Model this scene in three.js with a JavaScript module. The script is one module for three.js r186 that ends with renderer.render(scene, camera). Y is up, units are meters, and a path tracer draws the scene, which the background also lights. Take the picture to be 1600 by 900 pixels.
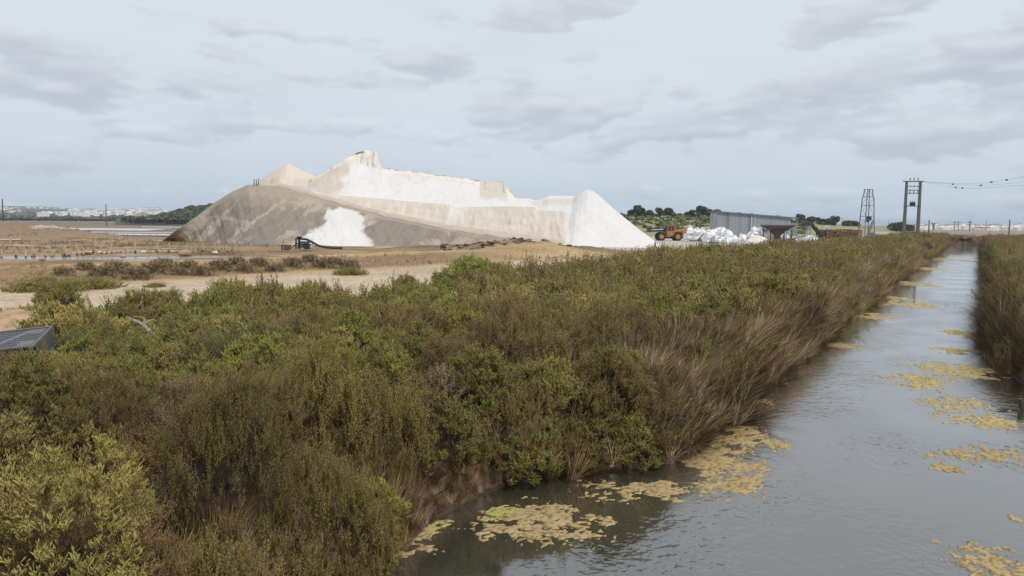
import * as THREE from 'three';
import { mergeGeometries, mergeVertices, toCreasedNormals } from 'three/addons/utils/BufferGeometryUtils.js';
import { RoundedBoxGeometry } from 'three/addons/geometries/RoundedBoxGeometry.js';

// ------------------------------------------------------------------ noise
let seedState = 12345;
function reseed(n) { seedState = n >>> 0; }
function rnd() { seedState = (seedState + 0x6d2b79f5) >>> 0; let t = Math.imul(seedState ^ (seedState >>> 15), 1 | seedState); t = (t + Math.imul(t ^ (t >>> 7), 61 | t)) ^ t; return ((t ^ (t >>> 14)) >>> 0) / 4294967296; }
const rr = (a, b) => a + (b - a) * rnd();
function hash3(x, y, z) { let h = Math.imul(x, 374761393) ^ Math.imul(y, 668265263) ^ Math.imul(z, 2147483647 ^ 0x5bd1e995); h = Math.imul(h ^ (h >>> 13), 1274126177); h = Math.imul(h ^ (h >>> 16), 0x85ebca6b); return ((h ^ (h >>> 15)) >>> 0) / 4294967296; }
const sm = (t) => t * t * (3 - 2 * t);
const lerp = (a, b, t) => a + (b - a) * t;
const clamp = (x, a = 0, b = 1) => Math.min(b, Math.max(a, x));
const ss = (a, b, x) => sm(clamp((x - a) / (b - a)));
function n2(x, y, k = 0) {
  const ix = Math.floor(x), iy = Math.floor(y), u = sm(x - ix), v = sm(y - iy);
  return lerp(lerp(hash3(ix, iy, k), hash3(ix + 1, iy, k), u), lerp(hash3(ix, iy + 1, k), hash3(ix + 1, iy + 1, k), u), v);
}
function n3(x, y, z) {
  const ix = Math.floor(x), iy = Math.floor(y), iz = Math.floor(z), u = sm(x - ix), v = sm(y - iy), w = sm(z - iz);
  const p = (k) => lerp(lerp(hash3(ix, iy, k), hash3(ix + 1, iy, k), u), lerp(hash3(ix, iy + 1, k), hash3(ix + 1, iy + 1, k), u), v);
  return lerp(p(iz), p(iz + 1), w);
}
function fbm(x, y, o = 4, k = 0) { let s = 0, a = 0.5, t = 0; for (let i = 0; i < o; i++) { s += a * n2(x, y, k + i * 17); t += a; x = x * 2.03 + 11.3; y = y * 2.03 + 7.7; a *= 0.5; } return s / t; }
function fbm3(x, y, z, o = 4) { let s = 0, a = 0.5, t = 0; for (let i = 0; i < o; i++) { s += a * n3(x, y, z); t += a; x = x * 2.03 + 3.1; y = y * 2.03 + 5.7; z = z * 2.03 + 9.2; a *= 0.5; } return s / t; }

// ------------------------------------------------------------------ camera
const scene = new THREE.Scene();
const FOC = 1155, EYE = 4.0;
const camera = new THREE.PerspectiveCamera(2 * Math.atan(450 / FOC) * 180 / Math.PI, 16 / 9, 0.1, 9000);
camera.rotation.order = 'YXZ';
camera.position.set(0, EYE, 0);
camera.rotation.x = -Math.atan(102 / FOC);
camera.rotation.z = 0.5 * Math.PI / 180;
camera.updateMatrixWorld(true);
// a point of the photograph, at a distance ahead, as a place in the world
function ray(px, py) { return new THREE.Vector3((px - 800) / FOC, (450 - py) / FOC, -1).applyQuaternion(camera.quaternion); }
function at(px, py, d) { const r = ray(px, py); return r.multiplyScalar(d / -r.z).add(camera.position); }
function onLevel(px, py, y) { const r = ray(px, py); return r.multiplyScalar((y - EYE) / r.y).add(camera.position); }

// ------------------------------------------------------------------ sky, sun, exposure
const SUN = new THREE.Vector3(0.4, 0.84, 0.58).normalize();
const CLOUD_BANKS = [
  // px, py, half width, half height, amount: the larger clouds of the photograph as directions
  [60, 85, 110, 42, 0.9], [150, 160, 120, 26, 0.5], [360, 85, 90, 30, 0.7], [255, 128, 90, 22, 0.5], [330, 25, 200, 26, 0.6], [660, 95, 75, 24, 0.45], [590, 212, 105, 22, 0.9],
  [290, 222, 150, 20, 0.6], [760, 242, 60, 10, 0.6], [1320, 160, 260, 40, 0.8], [1440, 200, 170, 14, 0.8], [1050, 205, 90, 12, 0.6], [1580, 85, 70, 40, 1.0], [1300, 12, 100, 22, 0.9],
  [860, 160, 170, 24, 0.5], [180, 262, 200, 10, 0.35], [1120, 238, 60, 6, 0.5], [820, 100, 160, 20, 0.35], [1050, 70, 160, 24, -0.7], [470, 150, 90, 40, -0.5], [250, 60, 60, 50, -0.5],
].map(([px, py, w, h, a]) => { const r = ray(px, py).normalize(); return [Math.atan2(r.x, -r.z), Math.asin(r.y), w / FOC, h / FOC, a]; });
function makeSky(W, Hh) {
  const data = new Float32Array(W * Hh * 4);
  const dens = (az, el, x, z) => {
    const k = 1.5 / (el + 0.16);                                  // a flat layer of broken cloud, seen ever more edge on
    let d = 0.42 * (fbm(x * k * 1.4 + 40, z * k * 1.4 + 17, 6, 3) - 0.5) + 0.5 * (fbm(az * 8 + 70, el * 34 + 3, 7, 13) - 0.5) + 0.34 * (fbm(az * 22 + 7, el * 80 + 3, 6, 23) - 0.5);
    d += 0.35 * (fbm(az * 9 + 5, el * 46 + 3, 5, 91) - 0.5);        // wisps drawn out along the horizon
    for (const [a, e, w, h, amt] of CLOUD_BANKS) {
      let q = az - a; if (q > Math.PI) q -= 2 * Math.PI; if (q < -Math.PI) q += 2 * Math.PI;
      if (Math.abs(q) > 2.6 * w || Math.abs(el - e) > 2.6 * h) continue;
      const wob = 1 + 1.5 * (fbm(az * 22, el * 55, 5, 7) - 0.5);
      d += amt * 0.24 * Math.exp(-((q / w) ** 2 + ((el - e) / h) ** 2) * wob);
    }
    return d;
  };
  for (let row = 0; row < Hh; row++) {
    const el = ((row + 0.5) / Hh - 0.5) * Math.PI;
    for (let col = 0; col < W; col++) {
      const o = (row * W + col) * 4;
      const ph = ((col + 0.5) / W - 0.5) * 2 * Math.PI, x = Math.cos(ph), z = Math.sin(ph);
      if (el < -0.02) { data[o] = 0.3; data[o + 1] = 0.29; data[o + 2] = 0.27; data[o + 3] = 1; continue; }
      const e = Math.max(el, 0), az = Math.atan2(x, -z), low = Math.exp(-e / 0.085);
      const d0 = dens(az, e, x, z), d1 = dens(az, e + 0.013, x, z);
      const cover = ss(0.025, 0.115, d0), edge = clamp((d0 - d1) * 4.2, -0.35, 1);   // thinner above: a lit top
      const thick = ss(0.0, 0.34, d0);
      const base = [lerp(0.625, 0.47, low), lerp(0.675, 0.565, low), lerp(0.735, 0.655, low)];
      const grey = [lerp(0.505, 0.43, low), lerp(0.54, 0.505, low), lerp(0.605, 0.585, low)];
      const f = cover * lerp(0.62, 1, thick) * (1 - 0.35 * low);
      const g = 0.1 * edge * cover;
      const veil = 0.07 * (fbm(az * 5 + 31, e * 17 + 9, 4, 55) - 0.5);
      for (let c = 0; c < 3; c++) data[o + c] = Math.max(0.05, lerp(base[c], grey[c], f) + g + veil) * 1.0;
      data[o + 3] = 1;
    }
  }
  const t = new THREE.DataTexture(data, W, Hh, THREE.RGBAFormat, THREE.FloatType);
  t.mapping = THREE.EquirectangularReflectionMapping; t.magFilter = THREE.LinearFilter; t.needsUpdate = true;
  return t;
}
const sky = makeSky(3072, 1536);
scene.background = sky; scene.environment = sky;
const sun = new THREE.DirectionalLight(new THREE.Color(1, 0.965, 0.905), 2.1);
sun.position.copy(SUN).multiplyScalar(400).add(new THREE.Vector3(0, 0, -90)); sun.target.position.set(0, 0, -90);
sun.castShadow = true; sun.shadow.radius = 12; sun.shadow.mapSize.set(4096, 4096);
Object.assign(sun.shadow.camera, { left: -160, right: 160, top: 160, bottom: -160, near: 1, far: 900 });
scene.add(sun, sun.target);
const renderer = new THREE.WebGLRenderer({ antialias: true });
renderer.toneMapping = THREE.LinearToneMapping; renderer.toneMappingExposure = 1.12;
renderer.shadowMap.enabled = true;

// ------------------------------------------------------------------ naming helpers
const used = new Map();
function numbered(n) { const k = used.get(n) ?? 0; used.set(n, k + 1); return k ? `${n}_${String(k).padStart(3, '0')}` : n; }
function tag(o, label, category, group, kind) { if (label) o.userData.label = label; if (category) o.userData.category = category; if (group) o.userData.group = group; if (kind) o.userData.kind = kind; return o; }
function shade(o) { o.traverse((m) => { if (m.isMesh) { m.castShadow = true; m.receiveShadow = true; } }); return o; }
function thing(name, label, category, pos, turn = 0, group) { const o = new THREE.Group(); o.name = numbered(name); if (pos) o.position.copy(pos); o.rotation.y = turn; scene.add(o); return tag(o, label, category, group); }
function part(name, geo, mat, parent) { const m = new THREE.Mesh(Array.isArray(geo) ? merge(geo) : geo, mat); m.name = name; m.castShadow = m.receiveShadow = true; parent.add(m); return m; }
function solo(name, geo, mat, label, category, group, kind) { const m = part(numbered(name), geo, mat, scene); return tag(m, label, category, group, kind); }
function copyOf(root, pos, turn, label, group, scale) { const c = root.clone(); c.name = numbered(root.name.replace(/_\d{3}$/, '')); c.userData = { ...root.userData }; if (pos) c.position.copy(pos); if (turn !== undefined) c.rotation.y = turn; if (scale) c.scale.setScalar(scale); scene.add(c); return tag(c, label, null, group); }
function merge(list) { return mergeGeometries(list.map((g) => { const q = g.index ? g.toNonIndexed() : g; for (const k of Object.keys(q.attributes)) if (!['position', 'normal', 'uv', 'color'].includes(k)) q.deleteAttribute(k); return q; })); }

// ------------------------------------------------------------------ shapes
const V = (x, y, z) => new THREE.Vector3(x, y, z);
function box(w, h, l, x = 0, y = 0, z = 0, r = 0) { const g = r ? new RoundedBoxGeometry(w, h, l, 2, r) : new THREE.BoxGeometry(w, h, l); return g.translate(x, y, z); }
function bar(a, b, w, h = w) { const d = b.clone().sub(a), L = d.length(); const g = new THREE.BoxGeometry(w, L, h); const q = new THREE.Quaternion().setFromUnitVectors(V(0, 1, 0), d.normalize()); return g.applyQuaternion(q).translate((a.x + b.x) / 2, (a.y + b.y) / 2, (a.z + b.z) / 2); }
function rod(a, b, r0, r1 = r0, n = 8) { const d = b.clone().sub(a), L = d.length(); const g = new THREE.CylinderGeometry(r1, r0, L, n); const q = new THREE.Quaternion().setFromUnitVectors(V(0, 1, 0), d.normalize()); return g.applyQuaternion(q).translate((a.x + b.x) / 2, (a.y + b.y) / 2, (a.z + b.z) / 2); }
function tube(pts, r, seg = 24, n = 7) { return new THREE.TubeGeometry(new THREE.CatmullRomCurve3(pts), seg, r, n, false); }
function extrude(points, depth, bevel = 0) { const s = new THREE.Shape(points.map(([x, y]) => new THREE.Vector2(x, y))); const g = new THREE.ExtrudeGeometry(s, { depth, bevelEnabled: bevel > 0, bevelSize: bevel, bevelThickness: bevel, bevelSegments: 2 }); return g.translate(0, 0, -depth / 2); }
const Y = V(0, 1, 0);

// ------------------------------------------------------------------ materials
function noiseTex(size, fn, srgb = true) {
  const d = new Uint8Array(size * size * 4);
  for (let y = 0; y < size; y++) for (let x = 0; x < size; x++) { const c = fn(x / size, y / size), o = (y * size + x) * 4; for (let k = 0; k < 3; k++) d[o + k] = 255 * clamp(Array.isArray(c) ? c[k] : c); d[o + 3] = 255; }
  const t = new THREE.DataTexture(d, size, size); t.wrapS = t.wrapT = THREE.RepeatWrapping; t.magFilter = THREE.LinearFilter; t.minFilter = THREE.LinearMipmapLinearFilter; if (srgb) t.colorSpace = THREE.SRGBColorSpace; t.needsUpdate = true; return t;
}
const wrapN = (u, v, f, o, k) => { // tiling fbm
  let s = 0, a = 0.5, t = 0, p = f; for (let i = 0; i < o; i++) { const x = u * p, y = v * p, ix = Math.floor(x), iy = Math.floor(y), q = sm(x - ix), w = sm(y - iy), h = (a1, b1) => hash3(((a1 % p) + p) % p, ((b1 % p) + p) % p, k + i); s += a * lerp(lerp(h(ix, iy), h(ix + 1, iy), q), lerp(h(ix, iy + 1), h(ix + 1, iy + 1), q), w); t += a; a *= 0.6; p *= 2; } return s / t; };
const grainTex = noiseTex(512, (u, v) => 0.9 + 0.42 * (wrapN(u, v, 28, 4, 2) - 0.5) + (hash3(Math.floor(u * 512), Math.floor(v * 512), 5) - 0.5) * 0.14);
const grainBump = noiseTex(512, (u, v) => wrapN(u, v, 24, 5, 9), false);
const streakTex = noiseTex(256, (u, v) => 0.9 + 0.3 * (wrapN(u, v, 32, 2, 4) - 0.5) + 0.25 * (wrapN(u, v, 8, 4, 6) - 0.5));
const rustTex = noiseTex(256, (u, v) => { const a = wrapN(u, v, 6, 5, 31), b = wrapN(u, v, 16, 4, 33); return [0.47 + 0.5 * (a - 0.5) + 0.2 * (b - 0.5), 0.34 + 0.38 * (a - 0.5) + 0.15 * (b - 0.5), 0.26 + 0.3 * (a - 0.5)]; });
const lin = (r, g, b) => new THREE.Color().setRGB(r, g, b);
function std(c, rough = 0.85, extra = {}) { return new THREE.MeshStandardMaterial({ color: Array.isArray(c) ? lin(...c) : c, roughness: rough, ...extra }); }
const M = {
  ground: std([1, 1, 1], 0.95, { vertexColors: true, map: grainTex, bumpMap: grainBump, bumpScale: 0.05 }),
  salt: std([1, 1, 1], 0.85, { vertexColors: true, bumpMap: grainBump, bumpScale: 0.07 }),
  wood: std([0.36, 0.28, 0.2], 0.9, { map: streakTex }), paleWood: std([0.52, 0.43, 0.32], 0.9, { map: streakTex }), darkWood: std([0.1, 0.075, 0.055], 0.95, { map: streakTex }),
  black: std([0.02, 0.021, 0.024], 0.6), rubber: std([0.022, 0.022, 0.023], 0.9), darkSteel: std([0.06, 0.066, 0.075], 0.55, { metalness: 0.3 }), galv: std([0.3, 0.32, 0.34], 0.55, { metalness: 0.5, map: streakTex }),
  orange: std([0.46, 0.19, 0.03], 0.5, { map: grainTex }), orangeRim: std([0.42, 0.2, 0.05], 0.6), glass: std([0.03, 0.04, 0.05], 0.08), rust: std([0.62, 0.74, 0.84], 0.9, { map: rustTex }), rustRed: std([1, 0.68, 0.56], 0.9, { map: rustTex }),
  sheet: std([0.4, 0.455, 0.5], 0.55, { metalness: 0.1, map: streakTex }), sheetRoof: std([0.16, 0.19, 0.22], 0.6, { map: streakTex }), white: std([0.75, 0.75, 0.74], 0.75, { map: grainTex }), bag: std([0.82, 0.83, 0.85], 0.6, { bumpMap: grainBump, bumpScale: 0.02 }),
  concrete: std([0.13, 0.13, 0.13], 0.9, { map: grainTex }), greenSteel: std([0.02, 0.032, 0.028], 0.6), crate: std([0.14, 0.143, 0.158], 0.5), plaster: std([0.8, 0.79, 0.77], 0.85), plaster2: std([0.6, 0.52, 0.44], 0.85), terracotta: std([0.4, 0.2, 0.13], 0.9), greyRoof: std([0.35, 0.33, 0.32], 0.9),
  stone: std([0.34, 0.25, 0.17], 0.95, { map: grainTex }), porcelain: std([0.25, 0.2, 0.17], 0.4), wire: std([0.05, 0.05, 0.055], 0.6), bone: std([0.46, 0.38, 0.29], 0.9, { map: streakTex }),
};

// ------------------------------------------------------------------ the lie of the land (x to the right, d ahead of the bridge)
function sd(poly, x, d) {                                            // signed distance, positive on the left of the line
  let best = 1e9, sign = 1;
  for (let i = 0; i + 1 < poly.length; i++) {
    const [ax, ad] = poly[i], [bx, bd] = poly[i + 1], ux = bx - ax, ud = bd - ad, px = x - ax, pd = d - ad, L = ux * ux + ud * ud;
    const t = clamp((px * ux + pd * ud) / L), qx = px - ux * t, qd = pd - ud * t, r = qx * qx + qd * qd;
    if (r < best) { best = r; sign = ux * pd - ud * px >= 0 ? 1 : -1; }
  }
  return Math.sqrt(best) * sign;
}
const SHORE_L = [[-2.6, -30], [-2.0, 5], [-1.5, 8.2], [-0.9, 9.9], [-0.25, 10.8], [0.6, 11.35], [2.2, 11.75], [2.9, 12.4], [3.5, 13.6], [5.7, 17], [12.3, 27.8], [22.7, 44.8], [90.5, 154], [96, 162], [96, 175], [60, 400]];
const SHORE_R = [[9, -30], [10.2, 5], [11.6, 13], [13.2, 19], [14.1, 21.6], [25.2, 39], [96.5, 152], [150, 172], [300, 230]];
const LAND_EDGE = [[-60, 20], [-20, 20.3], [-11, 21.8], [-5.8, 25.8], [-3.6, 32.5], [2.5, 43], [10.6, 61], [27, 79], [49, 105], [75, 145], [84, 165], [110, 172], [300, 215]];
const FOOT = [[-60, 20], [-40, 28], [-23, 36.5], [-10, 52], [-3, 63], [8, 74]];
const PAN = [[-62, 62], [-45, 61.5], [-36, 62], [-28, 66], [-24.5, 70]];
const MOUNDS = [ // x, d, radius x, radius d, height
  [-101, 143, 16, 9, 1.9], [-90, 140, 10, 7, 1.0], [-82, 136, 7, 5, 0.8], [-76, 128, 9, 5, 1.25], [-67, 118, 6, 4, 0.5], [-60, 108, 9, 3, 0.35], [-12.6, 18.6, 1.9, 2.3, 0.85],
  [-2, 83, 7, 4, 1.0], [4, 80, 5, 3, 0.9], [-9, 88, 6, 2.6, 0.7], [8, 86, 6, 3, 0.7], [-8.5, 23, 2.5, 2.5, 0.5],
];
function wet(x, d) { const l = -sd(SHORE_L, x, d), r = sd(SHORE_R, x, d), e = 159 - d + 0.25 * Math.max(0, x - 96); return Math.min(l, r, e); }   // > 0 in the canal
function H(x, d) {
  const w = wet(x, d), s = -w;
  if (w > 0 && w < 90) return -Math.min(0.7, 0.45 * w + 0.02);
  const sc = -sd(LAND_EDGE, x, d), left = sd(SHORE_L, x, d) > 0;
  const scrubby = left ? ss(-2.5, 3, sc) : 1 - ss(5, 11, s);
  const crest = 0.95 + 0.45 * ss(25, 100, d) - 0.25 * ss(-6, -16, x) * ss(40, 10, d);
  let flat = 0.68 + (0.2 * (fbm(x * 0.06, d * 0.05, 4, 21) - 0.5) + 0.3 * (fbm(x * 0.3, d * 0.22, 4, 23) - 0.5) * ss(10, -10, x) * ss(260, 160, d)) * ss(66, 85, d);
  const sf = sd(FOOT, x, d);
  if (sf > 0 && x < 12) {
    const fade = 1 - ss(-4, 9, x), up = ss(0, 5.5, sf + 1.2 * (fbm(x * 0.4, d * 0.4, 3, 5) - 0.5)), down = 1 - ss(9, 14, sf);
    flat += fade * 0.55 * up * down + fade * 0.5 * (fbm(x * 0.5, d * 0.5, 4, 8) - 0.5) * up * (1 - up * 0.7) * 2 * down;
  }
  const pan = Math.abs(sd(PAN, x, d) - 3.4); if (x < -22) flat = lerp(0.5, flat, ss(3.6, 5, pan));
  for (const [mx, md, rx, rd, mh] of MOUNDS) { const q = ((x - mx) / rx) ** 2 + ((d - md) / rd) ** 2; if (q < 6) flat += mh * Math.exp(-q * 1.3) * (0.5 + 1.0 * fbm(x * 0.35, d * 0.35, 4, 12)); }
  let h = lerp(flat, crest + 0.35 * (fbm(x * 0.22, d * 0.22, 3, 3) - 0.5), scrubby * (x > 110 || d > 165 ? 0.4 : 1));
  for (const [mx, md, rx, rd, mh] of MOUNDS.slice(6, 7).concat(MOUNDS.slice(11))) { const q = ((x - mx) / rx) ** 2 + ((d - md) / rd) ** 2; if (q < 6) h += mh * Math.exp(-q * 1.3) * scrubby; }
  return w > -9 ? lerp(-0.02, h, ss(-0.15, 0.9 + 0.6 * fbm(x * 0.7, d * 0.7, 2, 2), s)) : h;
}
const mix3 = (a, b, t) => [lerp(a[0], b[0], t), lerp(a[1], b[1], t), lerp(a[2], b[2], t)];
function groundColor(x, d, h) {
  const w = wet(x, d), s = -w;
  if (w > -0.25 && w < 90) return mix3([0.05, 0.036, 0.018], [0.08, 0.056, 0.03], fbm(x * 3, d * 3, 3, 1));
  const sc = -sd(LAND_EDGE, x, d), left = sd(SHORE_L, x, d) > 0, f = fbm(x * 0.5, d * 0.5, 5, 61), g = fbm(x * 0.09, d * 0.12, 4, 63), sf = sd(FOOT, x, d);
  let c;
  const litter = mix3([0.06, 0.042, 0.027], [0.11, 0.08, 0.052], f);
  if (left) {
    let open = mix3([0.63, 0.49, 0.34], [0.54, 0.405, 0.265], ss(0.35, 0.7, f));                                     // sand road
    if (x < 13 && d < 120) {
      const rim = ss(-3.2, 0.2, sf + 2.4 * (f - 0.5));
      open = mix3(open, [0.5, 0.34, 0.19], rim * 0.85);
      if (sf > -0.5) {
        const slope = ss(0, 1.2, sf) * (1 - ss(4.2, 7, sf + 2 * (f - 0.5)));
        open = mix3(mix3([0.42, 0.27, 0.112], [0.55, 0.385, 0.19], ss(0.3, 0.7, fbm(x * 0.15, d * 0.6, 4, 65))), mix3([0.35, 0.22, 0.1], [0.24, 0.155, 0.078], f), slope * ss(3, -8, x));
        const far = ss(11, 22, sf); open = mix3(open, mix3([0.42, 0.26, 0.125], [0.24, 0.145, 0.07], ss(0.35, 0.65, fbm(x * 0.12, d * 0.25, 5, 66))), far);
        open = mix3(open, [0.5, 0.4, 0.28], far * ss(0.6, 0.72, fbm(x * 0.07, d * 0.3, 4, 68))); open = mix3(open, [0.13, 0.085, 0.05], 0.6 * far * ss(0.58, 0.68, fbm(x * 0.2, d * 0.5, 4, 69)));
      }
      const dug = ss(-16, -6, x) * ss(76, 84, d); open = mix3(open, mix3([0.1, 0.07, 0.05], [0.3, 0.21, 0.14], f), dug * 0.8);
    }
    if (d >= 90) { const yard = ss(8, 16, x - (d - 110) * 0.02) * (1 - ss(185, 205, d)); open = mix3(d < 120 && x < 13 ? open : mix3([0.36, 0.245, 0.15], [0.27, 0.18, 0.11], f), mix3([0.5, 0.44, 0.36], [0.62, 0.58, 0.52], f), yard); }
    if (d > 180) open = mix3(open, mix3([0.3, 0.21, 0.14], [0.2, 0.17, 0.08], g), ss(180, 260, d));
    c = mix3(open, litter, ss(-0.8, 0.6, sc + 1.2 * (f - 0.5)));
  } else {
    c = mix3(litter, mix3([0.42, 0.31, 0.23], [0.3, 0.22, 0.15], g), ss(6, 12, s));
    if (d > 250) c = mix3(c, [0.34, 0.26, 0.19], 0.7);
  }
  if (s < 2.2 && s > 0) c = mix3(mix3([0.1, 0.066, 0.042], [0.17, 0.11, 0.07], f), c, ss(0.7, 2.2, s));
  const q = ((x + 12.6) / 1.9) ** 2 + ((d - 18.6) / 2) ** 2; if (q < 2) c = mix3([0.5, 0.33, 0.2], c, ss(0.5, 1.3, q + 0.8 * (f - 0.5)));
  const q2 = ((x + 101) / 18) ** 2 + ((d - 143) / 12) ** 2; c = mix3(mix3([0.37, 0.25, 0.145], [0.26, 0.165, 0.095], f), c, ss(0.6, 1.2, q2));
  const q3 = ((x + 88) / 3.4) ** 2 + ((d - 141) / 3) ** 2; if (q3 < 2) c = mix3([0.6, 0.5, 0.38], c, ss(0.3, 1.2, q3));
  return c;
}
function gridMesh(nu, nv, fn, uvScale = 0.21) {                         // fn(i, j) -> { p, c }
  const pos = new Float32Array(nu * nv * 3), col = new Float32Array(nu * nv * 3), uv = new Float32Array(nu * nv * 2), idx = [];
  for (let j = 0; j < nv; j++) for (let i = 0; i < nu; i++) {
    const { p, c, t } = fn(i, j), o = j * nu + i; pos.set([p.x, p.y, p.z], o * 3); col.set(c, o * 3); uv.set(t ?? [p.x * uvScale, -p.z * uvScale], o * 2);
    if (i + 1 < nu && j + 1 < nv) idx.push(o, o + 1, o + nu + 1, o, o + nu + 1, o + nu);
  }
  const g = new THREE.BufferGeometry(); g.setAttribute('position', new THREE.BufferAttribute(pos, 3)); g.setAttribute('color', new THREE.BufferAttribute(col, 3)); g.setAttribute('uv', new THREE.BufferAttribute(uv, 2));
  g.setIndex(idx); g.computeVertexNormals(); return g;
}
{
  const NU = 460, NV = 640, D0 = -16, K = Math.log(5200 / 3) / (NV - 1);
  solo('ground', gridMesh(NU, NV, (i, j) => {
    const d = D0 - 3 + 3 * Math.exp(K * j), t = (i / (NU - 1)) * 2 - 1, x = t * (d + 36) * 1.05, h = H(x, d);
    return { p: V(x, h, -d), c: groundColor(x, d, h) };
  }), M.ground, null, null, null, 'structure');
}

// ------------------------------------------------------------------ water
{
  const rip = noiseTex(1024, (u, v) => { const a = wrapN(u, v, 36, 3, 71), b = wrapN(u, v, 84, 3, 74), c = wrapN(u, v, 4, 3, 77); return 0.5 + (0.7 * (a - 0.5) + 0.75 * (b - 0.5)) * (0.1 + 1.9 * ss(0.3, 0.75, c)); }, false);
  const wmat = new THREE.MeshPhysicalMaterial({ color: lin(0.045, 0.042, 0.03), roughness: 0.05, ior: 2.3, clearcoat: 0.6, clearcoatRoughness: 0.04, bumpMap: rip, bumpScale: 0.014 });
  const mk = (list, y, s) => { const sh = new THREE.Shape(list.map(([x, d]) => new THREE.Vector2(x, d))), g = new THREE.ShapeGeometry(sh); g.rotateX(-Math.PI / 2); g.translate(0, y, 0); const p = g.attributes.position, uv = g.attributes.uv; for (let i = 0; i < p.count; i++) { const a = 0.55, x = p.getX(i), z = p.getZ(i); uv.setXY(i, (x * Math.cos(a) + z * Math.sin(a)) * s, (-x * Math.sin(a) + z * Math.cos(a)) * s); } return g; };
  const right = SHORE_R.filter(([, d]) => d < 160).map(([x, d]) => [x + 2.5, d]), left = SHORE_L.filter(([, d]) => d < 170).map(([x, d]) => [x - 2.5, d]).reverse();
  solo('canal_water', mk([...right, [104, 163], ...left], 0, 0.1), wmat, null, null, null, 'structure');
  const pmat = new THREE.MeshPhysicalMaterial({ color: lin(0.3, 0.29, 0.3), roughness: 0.1, ior: 1.4, bumpMap: rip, bumpScale: 0.01 });
  solo('salt_pan_water', mk([[-66, 62.5], [-45, 61.8], [-36, 62.2], [-28, 66], [-24.5, 69], [-24, 72.5], [-29, 70.5], [-37, 67.2], [-50, 66.5], [-70, 67]], 0.565, 0.3), pmat, null, null, null, 'structure');
  const pink = new THREE.MeshPhysicalMaterial({ color: lin(0.52, 0.44, 0.43), roughness: 0.3, ior: 1.4 });
  const panSheet = (px) => { const l = px.map(([x, y, d]) => { const p = at(x, y, d); return [p.x, -p.z]; }); return l; };
  for (const [x0, x1, d0, d1] of [[-150, -104, 210, 262], [-130, -72, 175, 186], [-84, -45, 148, 168], [-150, -60, 300, 330]]) solo('salt_pan_water', mk([[x0, d0], [x1, d0], [x1 + (d0 - d1) * 0.3, d1], [x0 + (d0 - d1) * 0.5, d1]], 0.84, 0.3), pink, null, null, null, 'structure');
}

// ------------------------------------------------------------------ salt heaps
const FLAT = 0.55;
function loft(rows, steps, nu, opt) {                                  // rows of equally many knots, straight between knots and between rows
  const K = rows[0].length, len = [0]; for (let k = 1; k < K; k++) len.push(len[k - 1] + rows[opt.by ?? 0][k].distanceTo(rows[opt.by ?? 0][k - 1]));
  const cols = []; for (let i = 0; i < nu; i++) { const L = len[K - 1] * i / (nu - 1); let k = 1; while (k < K - 1 && len[k] < L) k++; cols.push([k - 1, clamp((L - len[k - 1]) / (len[k] - len[k - 1]))]); }
  const vs = []; for (let r = 0; r + 1 < rows.length; r++) for (let q = 0; q < steps[r]; q++) vs.push([r, q / steps[r]]); vs.push([rows.length - 2, 1]);
  return gridMesh(nu, vs.length, (i, j) => {
    const [k, t] = cols[i], [r, v] = vs[j], a = rows[r][k].clone().lerp(rows[r][k + 1], t), b = rows[r + 1][k].clone().lerp(rows[r + 1][k + 1], t), p = a.lerp(b, v);
    const kk = k + t, vv = r + v; if (opt.move) opt.move(p, kk, vv); return { p, c: opt.color(p, kk, vv), t: [p.x * 0.3 + p.z * 0.13, p.y * 0.4 - p.z * 0.2] };
  });
}
const gully = (p, s = 1) => (fbm(p.x * 0.5 * s + p.y * 0.3, p.z * 0.12 * s + p.y * 0.1, 4, 41) - 0.5);
const foot = (px, py) => { const g = onLevel(px, py, FLAT + 0.1); g.y = FLAT - 0.5; return g; };
const behind = (p, back, y) => V(p.x * (1 + back / 130), y ?? p.y, p.z - back);
function browned(p) {
  const d = fbm(p.x * 0.35 + p.y * 0.5 - p.z * 0.25, p.y * 0.6 - p.x * 0.25 + p.z * 0.3, 5, 51), e = fbm(p.x * 1.1 + p.y * 1.3 + p.z, p.y * 1.4 - p.x * 0.5 + p.z * 0.6, 4, 53), f = fbm(p.x * 0.14 + 0.22 * p.y, p.y * 0.3 - p.x * 0.12, 4, 57);
  let c = mix3([0.215, 0.18, 0.147], [0.3, 0.25, 0.205], e); const q = p.x * 0.75 - p.y * 0.9, w = p.x * 0.3 + p.y * 0.45, g2 = fbm(q * 0.6 + 1.5 * e + 5, w * 0.22, 5, 58), g3 = fbm(q * 1.9 + d, w * 0.7, 4, 59); c = mix3(c, [0.46, 0.385, 0.3], ss(0.57, 0.63, g2) * 0.75); c = mix3(c, [0.52, 0.45, 0.37], ss(0.66, 0.72, g3) * 0.45 * ss(0.4, 0.6, d)); c = mix3(c, [0.4, 0.335, 0.265], ss(0.6, 0.66, d) * 0.7); c = mix3(c, [0.15, 0.12, 0.096], ss(0.58, 0.68, 1 - g3) * 0.3); c = mix3(c, [0.42, 0.35, 0.275], ss(5.5, 8, p.y + 3 * (f - 0.5)) * 0.6); return c;
}
const beige = (p) => { const d = fbm(p.x * 0.4 + p.y, p.y * 1.8, 5, 81), e = fbm(p.x * 2.2, p.y * 2.2 + p.z, 3, 83); return mix3(mix3([0.53, 0.455, 0.375], [0.63, 0.56, 0.48], d), [0.7, 0.63, 0.56], ss(0.5, 0.8, e) * 0.5); };
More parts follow.
